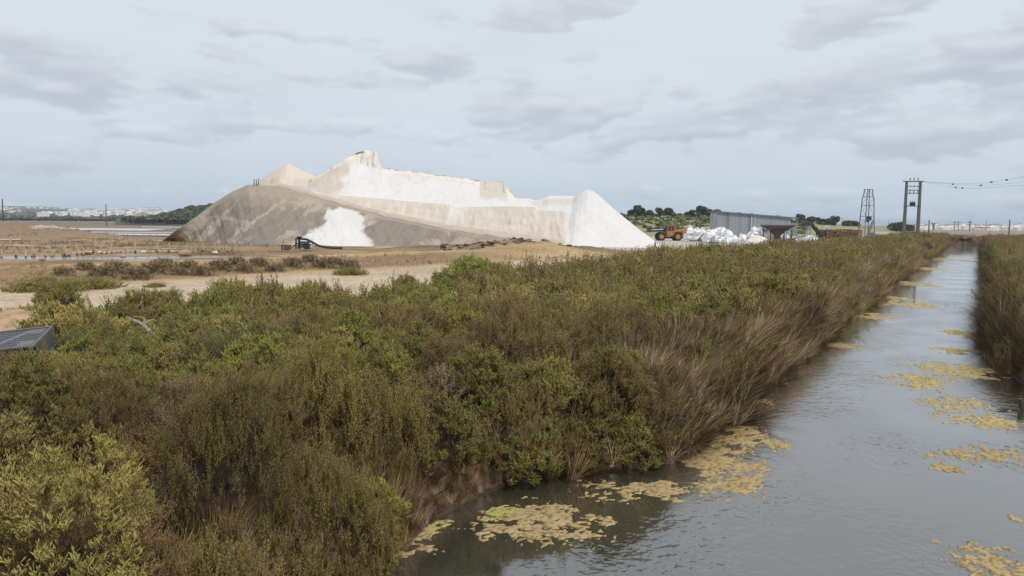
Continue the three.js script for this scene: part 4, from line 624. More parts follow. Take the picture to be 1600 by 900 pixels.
// ------------------------------------------------------------------ the pump set at the foot of the mound
{
  const p = onLevel(497, 389, 0.8), o = thing('pump_trailer', 'black pump machine with a long hose at the foot of the weathered mound', 'pump', p, 0), u = 84 / FOC, X = (px) => (px - 497) * u, Yy = (py) => (389 - py) * u;
  part('frame', [bar(V(X(464), 0, 0.5), V(X(464.5), Yy(372), 0.5), 0.14), bar(V(X(464), 0, -0.5), V(X(465), Yy(371), -0.5), 0.14), bar(V(X(470), 0, 0.5), V(X(469), Yy(374), 0.5), 0.12), bar(V(X(463), Yy(381), 0.5), V(X(488), Yy(382), 0.5), 0.12), bar(V(X(463), Yy(381), -0.5), V(X(488), Yy(382), -0.5), 0.12)], M.black, o);
  part('intake', [new THREE.CylinderGeometry(0.34, 0.16, 0.4, 10).translate(X(467.5), Yy(372.5), 0), new THREE.CylinderGeometry(0.12, 0.12, 0.5, 8).translate(X(467.5), Yy(376), 0)], M.black, o);
  part('engine_housing', box(1.15, 0.72, 0.9, X(475), Yy(382), 0, 0.08), M.darkSteel, o); part('panel', box(0.7, 0.3, 0.04, X(476), Yy(382), 0.47, 0.02), M.galv, o); part('fuel_tank', box(0.35, 0.5, 0.6, X(486.5), Yy(383.5), 0.1, 0.06), M.white, o);
  for (const s of [-1, 1]) part('wheel', [new THREE.TorusGeometry(0.26, 0.1, 8, 18).translate(X(480), 0.33, s * 0.55), new THREE.CylinderGeometry(0.17, 0.17, 0.1, 12).rotateX(Math.PI / 2).translate(X(480), 0.33, s * 0.55)], M.rubber, o);
  part('hose', tube([V(X(472), Yy(373.5), 0.2), V(X(480), Yy(374.2), 0.2), V(X(490), Yy(379), 0.2), V(X(500), Yy(384), 0.2), V(X(515), Yy(386.6), 0.2), V(X(536), Yy(387), 0.2)], 0.13, 40, 8), M.black, o);
  part('drawbar', bar(V(X(464), Yy(380), 0), V(X(455), Yy(388), 0), 0.1), M.rust, o);
  const f = (px0, px1, y0, y1, lab) => { const a = onLevel(px0, y0, 0.8), w = (px1 - px0) * 82 / FOC, h = (y0 - y1) * 82 / FOC, q = thing('tube_frame', lab, 'frame', a); part('hoop', tube([V(0, 0, 0), V(w * 0.06, h * 0.85, 0), V(w * 0.18, h, 0), V(w * 0.85, h, 0), V(w * 0.95, h * 0.85, 0), V(w, 0, 0)], 0.05, 30, 6), M.paleWood, q); part('foot', [box(0.2, 0.06, 0.3, 0, 0.02, 0), box(0.2, 0.06, 0.3, w, 0.02, 0)], M.rust, q); };
  f(421, 433, 392, 385, 'pale bent tube frame left of the pump machine'); f(441, 449, 391, 385, 'smaller pale bent tube frame next to the pump machine');
  const b = onLevel(447, 391, 0.8), w = thing('rusty_bin', 'rusty bin with a post, just left of the pump machine', 'bin', b); part('box', [box(0.9, 0.55, 0.6, 0, 0.28, 0, 0.03), box(0.98, 0.06, 0.68, 0, 0.55, 0, 0.02)], M.rust, w); part('post', rod(V(-0.2, 0, 0.35), V(-0.16, 1.1, 0.35), 0.05, 0.04), M.wood, w);
}
// ------------------------------------------------------------------ wheel loader
{
  const D = 150, p = at(1044, 372.5, D), o = thing('wheel_loader', 'orange wheel loader with raised black fork arms, beside the white salt cone', 'wheel loader', V(p.x, H(p.x, D), p.z), 0.06), u = D / FOC, X = (px) => (px - 1044) * u, Yy = (py) => (373 - py) * u;
  const body = (pts, w, mat, name, b = 0.05, z = 0) => { const g = extrude(pts.map(([x, y]) => [X(x), Yy(y)]), w, b); g.translate(0, 0, z); return part(name, g, mat, o); };
  body([[1050, 358.5], [1053, 357], [1068, 355.6], [1071.5, 357], [1071.8, 366.5], [1070, 368.6], [1063.5, 368], [1061, 364.5], [1054, 363.5], [1050, 366]], 1.7, M.orange, 'engine_hood', 0.08);
  body([[1039.5, 358.5], [1050, 358.5], [1050, 364], [1046, 365.5], [1040.5, 364.5]], 1.75, M.orange, 'cab_base', 0.05);
  body([[1034, 360], [1039, 357], [1040.5, 361], [1040, 368], [1033, 368]], 1.1, M.orange, 'front_frame', 0.05);
  part('underframe', box(3.6, 0.4, 0.9, X(1046), Yy(368.2), 0, 0.06), M.darkSteel, o); part('step', [box(0.5, 0.08, 0.4, X(1044), Yy(367), 1.0), box(0.5, 0.08, 0.4, X(1044), Yy(369), 1.0)], M.darkSteel, o);
  for (const [x0, x1] of [[1041.5, 1041], [1051, 1052], [1046.5, 1046.5]]) for (const z of [-0.78, 0.78]) part('cab_post', bar(V(X(x1), Yy(358.6), z), V(X(x0), Yy(349.6), z), 0.11), M.orange, o);
  part('cab_glass', [box(X(1051) - X(1041.6), Yy(350) - Yy(358.4), 0.03, X(1046.2), (Yy(350) + Yy(358.4)) / 2, 0.74), box(X(1051) - X(1041.6), Yy(350) - Yy(358.4), 0.03, X(1046.2), (Yy(350) + Yy(358.4)) / 2, -0.74), box(0.03, Yy(350) - Yy(358.4), 1.44, X(1041.4), (Yy(350) + Yy(358.4)) / 2, 0), box(0.03, Yy(350) - Yy(358.4), 1.44, X(1051.2), (Yy(350) + Yy(358.4)) / 2, 0)], M.glass, o);
  part('cab_roof', box(1.75, 0.16, 1.8, X(1046.6), Yy(349), 0, 0.06), M.orange, o); part('beacon', new THREE.CylinderGeometry(0.09, 0.1, 0.2, 10).translate(X(1049), Yy(347.6), 0.3), M.orange, o);
  part('exhaust', [rod(V(X(1058.5), Yy(357), 0.35), V(X(1059.5), Yy(350), 0.35), 0.1, 0.09), rod(V(X(1059.5), Yy(350), 0.35), V(X(1060), Yy(347.2), 0.35), 0.06, 0.06), box(0.5, 0.18, 0.4, X(1058.5), Yy(356.6), 0.35, 0.04)], M.black, o);
  part('grille', box(0.05, 0.9, 1.3, X(1072.4), Yy(362), 0, 0.01), M.black, o);
  for (const z of [-0.55, 0.55]) { part('lift_arm', [bar(V(X(1038.5), Yy(357.2), z), V(X(1013), Yy(358.8), z), 0.3, 0.2), bar(V(X(1036), Yy(352.8), z * 0.5), V(X(1016), Yy(355), z * 0.5), 0.2, 0.16), bar(V(X(1036.5), Yy(352.5), z), V(X(1038.5), Yy(360), z), 0.3, 0.2)], M.black, o); part('hydraulic_ram', rod(V(X(1037), Yy(355.4), z * 0.7), V(X(1019), Yy(356.6), z * 0.7), 0.09, 0.07), M.white, o); }
  part('fork_carriage', [box(0.28, 1.0, 1.9, X(1013), Yy(356.2), 0, 0.03), box(0.5, 0.24, 1.7, X(1015), Yy(354), 0, 0.03)], M.black, o); for (const z of [-0.6, 0.6]) part('fork', box(1.2, 0.09, 0.16, X(1009), Yy(359.6), z, 0.01), M.black, o);
  const wheelAt = (px, z) => { const w = new THREE.Group(); w.name = 'wheel'; w.position.set(X(px), Yy(366.6), z); o.add(w); const s = Math.sign(z); const tyre = [new THREE.LatheGeometry([[0.48, -0.24], [0.66, -0.29], [0.8, -0.25], [0.85, -0.1], [0.85, 0.1], [0.8, 0.25], [0.66, 0.29], [0.48, 0.24]].map(([a, b]) => new THREE.Vector2(a, b)), 30).rotateX(Math.PI / 2)]; for (let i = 0; i < 18; i++) tyre.push(box(0.1, 0.05, 0.5, 0, 0.855, 0).rotateZ(i * Math.PI / 9)); part('tyre', tyre, M.rubber, w); part('rim', [new THREE.CylinderGeometry(0.48, 0.48, 0.3, 22).rotateX(Math.PI / 2).translate(0, 0, s * 0.02), new THREE.CylinderGeometry(0.2, 0.24, 0.12, 14).rotateX(Math.PI / 2).translate(0, 0, s * 0.2)], M.orangeRim, w); };
  for (const px of [1031.5, 1057.3]) for (const z of [-0.95, 0.95]) wheelAt(px, z);
  for (const z of [-0.95, 0.95]) part('mudguard', [box(1.3, 0.07, 0.55, X(1057), Yy(359.4), z, 0.02), bar(V(X(1062), Yy(359.6), z), V(X(1064.6), Yy(363), z), 0.07, 0.55), box(0.9, 0.07, 0.5, X(1033.5), Yy(359.6), z, 0.02), bar(V(X(1037), Yy(359.8), z), V(X(1039.4), Yy(364), z), 0.07, 0.5)], M.darkSteel, o);
  part('hitch', rod(V(X(1066), Yy(369.5), 0), V(X(1074), Yy(370.5), 0), 0.06, 0.04), M.darkSteel, o);
}
// ------------------------------------------------------------------ bulk bags
{
  const bagGeo = (seed) => { const g = mergeVertices(new RoundedBoxGeometry(1.0, 0.95, 1.0, 6, 0.22).deleteAttribute('uv').deleteAttribute('normal')), p = g.attributes.position; for (let i = 0; i < p.count; i++) { const v = V(p.getX(i), p.getY(i), p.getZ(i)), n = v.clone().normalize(), w = fbm3(n.x * 2 + seed, n.y * 2, n.z * 2, 3), fold = 0.06 * Math.sin(Math.atan2(n.z, n.x) * 9 + seed + n.y * 3); const t = clamp((v.y + 0.47) / 0.95); const k = 0.8 + 0.42 * w + fold * t + 0.1 * Math.sin(t * 3.1); p.setXYZ(i, v.x * k, v.y * (0.85 + 0.35 * w), v.z * k); } g.translate(0, 0.45, 0); g.computeVertexNormals(); return g; };
  const neck = (seed) => { const g = new THREE.LatheGeometry([[0.34, 0.8], [0.16, 0.98], [0.1, 1.06], [0.2, 1.2], [0.26, 1.24]].map(([a, b]) => new THREE.Vector2(a, b)), 18), p = g.attributes.position; for (let i = 0; i < p.count; i++) { const a = Math.atan2(p.getZ(i), p.getX(i)), k = 1 + 0.25 * Math.sin(a * 5 + seed); p.setXYZ(i, p.getX(i) * k + 0.06 * (p.getY(i) - 0.8) * seed, p.getY(i) + 0.06 * Math.sin(a * 3 + seed), p.getZ(i) * k); } g.computeVertexNormals(); return g; };
  const protos = [1, 2, 3, 4].map((s) => { const o = thing('bulk_bag', '', 'bulk bag', V(0, 0, 0)); part('sack', bagGeo(s * 3.3), M.bag, o); part('neck', neck(s), M.bag, o); for (let q = 0; q < 4; q++) { const a = q * Math.PI / 2 + 0.78; part('strap', tube([V(Math.cos(a) * 0.42, 0.72, Math.sin(a) * 0.42), V(Math.cos(a) * 0.5, 0.95, Math.sin(a) * 0.5), V(Math.cos(a + 0.5) * 0.42, 1.05 - 0.1 * (s % 2), Math.sin(a + 0.5) * 0.42), V(Math.cos(a + 0.7) * 0.44, 0.75, Math.sin(a + 0.7) * 0.44)], 0.03, 10, 4), M.bag, o); } return o; });
  const usedP = new Set(); reseed(88); let n = 0;
  const bag = (px, py, d, s, lean, lab, group) => { const p = at(px, py, d), k = n++ % 4, root = protos[k], o = usedP.has(k) ? copyOf(root, p, 0, lab, group) : tag(root, lab, null, group); usedP.add(k); o.position.copy(p); o.scale.set(s * rr(0.9, 1.15), s * rr(0.85, 1.1), s); o.rotation.set(rr(-1, 1) * lean, rr(0, 6.28), rr(-1, 1) * lean); };
  const rowOf = (list, d, lab, group) => list.forEach(([px, py, s, lean], i) => bag(px, py, d + rr(-0.5, 0.5), s, lean ?? 0.2, Array.isArray(lab) ? lab[i] : lab, group));
  rowOf([[1076, 374, 1.35], [1085, 374, 1.3], [1078, 365, 1.15, 0.5], [1087, 365.5, 1.1, 0.6], [1094, 373, 1.2], [1095, 366, 1.0, 0.7]], 143, ['lower bulk bag nearest the wheel loader', 'second lower bulk bag behind the wheel loader', 'upper bulk bag nearest the wheel loader', 'second upper bulk bag behind the wheel loader', 'third lower bulk bag, next to the black metal rig', 'third upper bulk bag, above the black metal rig'], 'bulk bags behind the loader');
  rowOf([[1104, 378.5, 1.2], [1111, 379, 1.2, 0.4], [1119, 379, 1.3, 0.6], [1127, 379, 1.2, 0.5], [1136, 379, 1.2, 0.7], [1146, 379, 1.2, 0.6], [1155, 379, 1.2, 0.9], [1106, 371, 1.2, 0.8], [1114, 371, 1.2, 0.7], [1122, 370.5, 1.3, 0.6], [1130, 368.5, 1.3, 0.8], [1138, 371, 1.2, 0.7], [1147, 373, 1.0, 0.9], [1118, 365.5, 0.95, 1.0], [1126, 364, 1.05, 0.9], [1133, 364.5, 0.9, 1.0], [1162, 374, 1.0, 1.1], [1109, 366, 0.8, 0.8]], 133, 'crumpled white bulk bag in the big pile before the grey shed', 'bulk bags before the shed');
  rowOf([[1173, 371, 1.2, 0.6], [1181, 369, 1.2, 0.5], [1190, 369, 1.25, 0.5], [1197, 371, 1.1, 0.6], [1179, 362.5, 0.95, 0.7], [1190, 362, 0.95, 0.6], [1198, 376, 1.0, 0.4], [1204, 371, 0.9, 0.5], [1222, 376, 1.1, 0.5], [1228, 373, 0.9, 0.6], [1240, 377, 0.9, 0.9]], 138, 'white bulk bag standing round the rusty hopper', 'bulk bags by the hopper');
  rowOf([[1261, 380, 1.1, 0.5], [1268, 380.5, 1.0, 0.6], [1274, 379, 0.85, 0.8], [1264, 373.5, 0.9, 0.9]], 131, 'white torn bulk bag under the dark conveyor', 'bulk bags under the conveyor');
  const C = [[1160, 382], [1172, 371], [1180, 367.5], [1190, 368], [1198, 373], [1206, 382]].map(([x, y], i) => at(x, y, 128)), F = C.map((p, i) => V(p.x, 0.5, p.z + 1.6)), B = C.map((p) => V(p.x, 0.5, p.z - 2));
  solo('small_salt_pile', loft([F, C, B], [20, 8], 60, { by: 1, move(p) { p.y += 0.3 * (fbm(p.x * 2, p.y * 2, 3, 7) - 0.5); p.z += 0.5 * (fbm(p.x * 1.5, p.y * 2, 3, 6) - 0.5); }, color: (p) => mix3([0.66, 0.58, 0.51], [0.76, 0.7, 0.64], fbm(p.x * 2, p.y * 3, 3, 5)) }), M.salt, 'small pinkish salt pile in front of the bags, left of the hopper', 'salt heap');
  const tp = at(1097, 372, 135), tr = thing('pallet_truck', 'black metal rig with angled arms standing between the white bags', 'trailer', V(tp.x, 0.9, tp.z)); const uu = 135 / FOC;
  part('arm', [bar(V(-0.8, 0.2, 0), V(0.4, 1.5, 0), 0.16), bar(V(0.4, 1.5, 0), V(0.9, 0.9, 0), 0.16), bar(V(0.1, 0.2, 0.3), V(0.9, 1.2, 0.3), 0.12)], M.black, tr); part('bed', box(2.8, 0.16, 1.2, -0.9, 0.12, 0, 0.03), M.black, tr); for (const s of [-0.5, 0.35]) part('wheel', new THREE.TorusGeometry(0.22, 0.09, 8, 16).translate(s, 0.24, 0.6), M.rubber, tr); part('pallet', [box(1.4, 0.1, 1.0, 0.8, 0.02, 0.3), box(1.4, 0.1, 0.2, 0.8, -0.12, 0.6)], M.wood, tr);
}
// ------------------------------------------------------------------ shed
{
  const D = 172, a = at(1121, 331.5, D), b = at(1236, 341, D - 2), gy = 0.7, o = thing('metal_shed', 'long grey corrugated metal shed with a single sloping roof', 'shed', V(a.x, gy, a.z), Math.atan2(-(b.z - a.z), b.x - a.x)), L = Math.hypot(b.x - a.x, b.z - a.z), h0 = a.y - gy, h1 = b.y - gy;
  const n = 24; for (let i = 0; i < n; i++) { const x0 = L * i / n, x1 = L * (i + 1) / n, ha = lerp(h0, h1, i / n), hb = lerp(h0, h1, (i + 1) / n), g = extrude([[x0 + 0.012, 0], [x1 - 0.012, 0], [x1 - 0.012, hb], [x0 + 0.012, ha]], 0.06); const rib = []; for (let k = 0; k < 3; k++) { const x = lerp(x0, x1, (k + 0.5) / 3); rib.push(box(0.07, lerp(h0, h1, x / L) - 0.05, 0.05, x, (lerp(h0, h1, x / L) - 0.05) / 2, 0.05)); } const m = part('cladding_sheet', [g, ...rib], i % 5 === 2 ? M.sheetB ??= std([0.34, 0.39, 0.42], 0.55, { map: streakTex }) : i % 7 === 3 ? M.sheetC ??= std([0.27, 0.31, 0.355], 0.55, { map: streakTex }) : M.sheet, o); }
  part('side_wall', [box(0.06, h0, 11, -0.03, h0 / 2, -5.55), box(0.06, h1, 11, L + 0.03, h1 / 2, -5.55)], M.sheet, o); part('rear_wall', extrude([[0, 0], [L, 0], [L, h1], [0, h0]], 0.06).translate(0, 0, -11.1), M.sheet, o);
  const rg = extrude([[-0.35, h0 + 0.06], [L + 1.7, h1 - 0.09], [L + 1.7, h1 + 0.1], [-0.35, h0 + 0.26]], 12); rg.translate(0, 0, -5.6); part('roof', rg, M.sheetRoof, o);
  part('fascia', bar(V(-0.36, h0 + 0.14, 0.44), V(L + 1.7, h1 - 0.01, 0.44), 0.3, 0.05), M.sheetRoof, o);
  for (const x of [0.465, 0.515]) part('downpipe', box(0.13, lerp(h0, h1, x) - 0.1, 0.1, L * x, lerp(h0, h1, x) / 2, 0.13), M.white, o);
  part('lean_to_post', [box(0.2, h1 - 0.3, 0.2, L + 1.4, (h1 - 0.3) / 2, -0.2)], M.galv, o); part('lean_to_panel', box(1.45, h1 - 1.1, 0.08, L + 0.8, (h1 - 1.1) / 2, -0.15), M.galv, o); part('lean_to_back', box(0.08, h1 - 0.2, 6, L + 0.3, (h1 - 0.2) / 2, -3.3), M.darkSteel, o);
  for (const f of [0.33, 0.5, 0.86]) part('roof_vent', new THREE.SphereGeometry(0.45, 14, 8, 0, 6.3, 0, 1.57).scale(1.4, 0.7, 1).translate(L * f, lerp(h0, h1, f) + 0.22, -3), M.sheetRoof, o);
}
// ------------------------------------------------------------------ hopper
{
  const D = 136, u = D / FOC, c = at(1215, 360, D), gy = 0.75, o = thing('rusty_hopper', 'rusty square hopper on a dark frame in front of the grey shed', 'hopper', V(c.x, gy, c.z), 0.1), yt = at(1215, 352, D).y - gy, ym = at(1215, 361, D).y - gy, yb = at(1215, 370, D).y - gy;
  const frus = (w0, y0, w1, y1) => new THREE.CylinderGeometry(w1 * 0.7071, w0 * 0.7071, y1 - y0, 4, 1, true).rotateY(Math.PI / 4).translate(0, (y0 + y1) / 2, 0);
  const rustD = M.rust.clone(); rustD.side = THREE.DoubleSide;
  part('bin', [frus(2.0, ym, 4.5, yt - 0.1)], rustD, o); part('chute', [frus(0.55, yb, 1.9, ym)], rustD, o); part('rim', [box(4.6, 0.16, 0.12, 0, yt, 2.28), box(4.6, 0.16, 0.12, 0, yt, -2.28), box(0.12, 0.16, 4.4, 2.26, yt, 0), box(0.12, 0.16, 4.4, -2.26, yt, 0)], M.rust, o); part('belt_feeder', box(1.1, 0.5, 0.8, 0, yb - 0.2, 0, 0.04), M.rustRed, o);
  for (const [x, z] of [[-2, 1.5], [2, 1.5], [-2, -1.5], [2, -1.5]]) part('leg', bar(V(x, 0, z), V(x, ym + 0.3, z), 0.14), M.black, o);
  part('rail', [bar(V(-2, ym + 0.2, 1.5), V(2, ym + 0.2, 1.5), 0.1), bar(V(-2, 0.6, 1.5), V(2, 0.6, 1.5), 0.08), bar(V(-2, ym + 0.2, -1.5), V(2, ym + 0.2, -1.5), 0.1), bar(V(1, 0.6, 1.5), V(1, ym + 0.2, 1.5), 0.07), bar(V(-1.2, 0.6, 1.5), V(-1.2, ym + 0.2, 1.5), 0.07)], M.black, o);
}
// ------------------------------------------------------------------ conveyor, pipe, rusty crates, tower, white hut
{
  const D = 133, u = D / FOC, c = at(1265, 376, D), o = thing('belt_conveyor', 'dark green belt conveyor with a hooded head, sloping down to the right', 'conveyor', V(c.x, 0.75, c.z), 0), X = (px) => (px - 1265) * u, Yy = (py) => at(1265, py, D).y - 0.75;
  part('head_box', [extrude([[X(1254.5), Yy(352)], [X(1255), Yy(347.6)], [X(1258), Yy(346)], [X(1268), Yy(346.6)], [X(1270), Yy(351.5)]], 1.1, 0.04)], M.greenSteel, o);
  part('boom', [bar(V(X(1266), Yy(348.5), 0.5), V(X(1290), Yy(375), 0.5), 0.34, 0.1), bar(V(X(1266), Yy(348.5), -0.5), V(X(1290), Yy(375), -0.5), 0.34, 0.1)], M.greenSteel, o); part('belt', bar(V(X(1264), Yy(350), 0), V(X(1288), Yy(376), 0), 0.1, 0.86), M.rubber, o);
  part('guard', bar(V(X(1268.5), Yy(348), 0.57), V(X(1271.5), Yy(354), 0.57), 0.2, 0.06), M.bone, o); part('chute', [extrude([[X(1257.5), Yy(352)], [X(1266.5), Yy(352)], [X(1264), Yy(359)], [X(1259.5), Yy(359)]], 0.8, 0.03)], M.galv, o);
  for (const [px, z] of [[1258.5, 0.5], [1258.5, -0.5], [1263, 0.5]]) part('leg', bar(V(X(px), 0, z), V(X(px + 1), Yy(358), z), 0.13), M.galv, o);
  for (let i = 0; i < 6; i++) part('roller_bracket', bar(V(X(1268 + i * 3.6), Yy(351 + i * 4) - 0.25, 0.52), V(X(1269.5 + i * 3.6), Yy(352.6 + i * 4) - 0.6, 0.52), 0.07), M.greenSteel, o);
  for (let i = 0; i < 5; i++) part('strut', bar(V(X(1262 + i * 2.5), 0, 0.7), V(X(1267 + i * 2.6), 0.7 - i * 0.05, 0.9), 0.1, 0.05), M.darkSteel, o);
  const a = at(1226, 377, 130), b = at(1262, 366, 132), pipe = thing('grey_pipe', 'long pale pipe slanting up from the scrub to the conveyor', 'pipe', a); const e = b.sub(a); part('barrel', rod(V(0, 0, 0), e, 0.2, 0.16, 12), M.galv, pipe); part('collar', rod(e.clone().multiplyScalar(0.08), e.clone().multiplyScalar(0.34), 0.26, 0.24, 12), M.darkSteel, pipe);
  // rusty crates and frames
  const crate = (px0, px1, y0, y1, d, mat, lab, rails, cols) => { const p = at(px0, y0, d), w = (px1 - px0) * d / FOC, h = (y0 - y1) * d / FOC, q = thing('rusty_crate', lab, 'crate', p, 0.05), dp = 1.6; for (let i = 0; i < cols; i++) for (const z of [0, -dp]) part('post', box(0.16, h, 0.14, (w - 0.16) * i / (cols - 1) + 0.08, h / 2, z), mat, q); for (let i = 0; i < rails; i++) for (const z of [0.09, -dp - 0.09]) part('slat', box(w + rr(0, 0.2), h / rails * 0.62, 0.06, w / 2, h * (i + 0.55) / rails + rr(-0.03, 0.03), z), i % 2 ? M.rust : mat, q); part('floor', box(w, 0.1, dp - 0.1, w / 2, 0.1, -dp / 2), M.rust, q); part('inner_sheet', box(w - 0.2, h * 0.7, 0.05, w / 2, h * 0.4, -dp * 0.6), std([0.08, 0.05, 0.035], 0.95), q); };
  reseed(5);
  crate(1281, 1297, 374, 358.5, 146, M.rust, 'dark rusty crate next to the dark conveyor', 3, 3); crate(1297, 1313, 374, 358, 144, M.rustRed, 'orange-red rusty crate, second from the conveyor', 3, 2); crate(1313, 1331, 374, 358, 143, M.rustRed, 'rusty slatted crate in the middle of the row', 5, 4); crate(1330, 1346, 373.5, 359, 142, M.rust, 'rusty slatted crate at the right end, beside the lattice tower', 4, 4);
  const ar = at(1290, 359, 147), arch = thing('white_arch_pipe', 'pale bent pipe arching above the rusty crates', 'pipe', ar); part('bend', tube([V(-0.2, 0, 0), V(-0.1, 0.5, 0), V(0.25, 0.72, 0), V(0.6, 0.45, 0), V(0.72, 0, 0)], 0.12, 20, 8), M.white, arch); part('flange', new THREE.CylinderGeometry(0.2, 0.2, 0.08, 12).translate(-0.2, 0, 0), M.galv, arch);
  // lattice tower
  { const D2 = 150, base = at(1353.5, 369, D2), t = thing('lattice_tower', 'narrow steel lattice tower with stairs, left of the twin-pole power pylon', 'tower', V(base.x, 0.7, base.z), 0.25), yy = (py) => at(1353.5, py, D2).y - 0.7, s = D2 / FOC;
    const lv = [[0, 9.5], [yy(340), 7.6], [yy(308), 6.2], [yy(307), 5.2], [yy(295.5), 4.4]].map(([y, w]) => [y, w * s]);
    for (const [sx, sz] of [[-1, -1], [1, -1], [-1, 1], [1, 1]]) { const g = []; for (let i = 0; i < 4; i++) g.push(bar(V(sx * lv[i][1], lv[i][0], sz * lv[i][1] * 0.8), V(sx * lv[i + 1][1], lv[i + 1][0], sz * lv[i + 1][1] * 0.8), 0.15)); part('leg', g, M.galv, t); }
    const ring = (i, y, w) => part('cross_rail', [-1, 1].flatMap((q) => [bar(V(-w, y, q * w * 0.8), V(w, y, q * w * 0.8), 0.11), bar(V(q * w, y, -w * 0.8), V(q * w, y, w * 0.8), 0.11)]), M.galv, t);
    for (const [py, w] of [[295.8, 4.4], [307.5, 6.1], [321, 6.9], [338, 7.6], [344, 7.9], [356, 8.7]]) ring(0, yy(py), w * s);
    for (const q of [-1, 1]) { part('side_brace', [[295.8, 4.4, 307.5, 5.2], [308, 6.1, 321, 6.9], [321, 6.9, 338, 7.6], [344, 7.9, 356, 8.7], [356, 8.7, 369, 9.4]].map(([a1, w1, b1, w2], i) => bar(V(q * w1 * s, yy(a1), (i % 2 ? 1 : -1) * w1 * s * 0.8), V(q * w2 * s, yy(b1), (i % 2 ? -1 : 1) * w2 * s * 0.8), 0.045)), M.galv, t); }
    part('platform', box(15 * s, 0.12, 12 * s, 0, yy(344), 0), M.darkSteel, t); part('winch_house', [box(0.75, 0.8, 0.7, 0.4, yy(341.2), 0, 0.04), box(0.5, 0.5, 0.5, 0.0, yy(345), 0.2, 0.03)], M.darkSteel, t);
    for (const z of [0.75, 1.15]) part('stair_string', bar(V(-0.85, 0, z), V(0.6, yy(346), z), 0.16, 0.06), M.galv, t); for (let i = 1; i < 12; i++) part('stair_tread', box(0.34, 0.05, 0.42, lerp(-0.85, 0.6, i / 12), yy(346) * i / 12, 0.95), M.darkSteel, t);
    part('handrail', bar(V(-0.85, 0.9, 1.2), V(0.6, yy(346) + 0.8, 1.2), 0.06), M.galv, t); part('lower_panel', box(6 * s, 1.4, 0.06, 4.2 * s, 0.9, 8.0 * s), M.galv, t); }
  { const D3 = 158, p = at(1367, 366, D3), w = 23 * D3 / FOC, h = 13.5 * D3 / FOC, q = thing('white_hut', 'low flat white hut between the lattice tower and the power pylon', 'hut', V(p.x, 0.7, p.z), 0.28); part('front_wall', box(w, h, 0.2, w / 2, h / 2, 0), M.hut = std([0.62, 0.65, 0.7], 0.8), q); part('end_wall', box(0.2, h, 2.6, w - 0.1, h / 2, -1.42), M.plaster, q); part('corner_post', box(0.42, h + 0.12, 0.42, w - 0.1, (h + 0.12) / 2, 0.04), M.plaster, q); part('rear_wall', box(w - 0.5, h, 0.2, w / 2, h / 2, -2.6), M.plaster, q); part('roof', box(w - 0.2, 0.14, 2.9, w / 2 - 0.2, h + 0.08, -1.35), M.hut, q); part('door', box(0.8, h * 0.55, 0.05, 0.75, h * 0.3, 0.13), M.black, q); part('bin_store', box(1.1, 0.55, 0.5, 0.9, 0.5, 0.5, 0.04), M.black, q); }
}
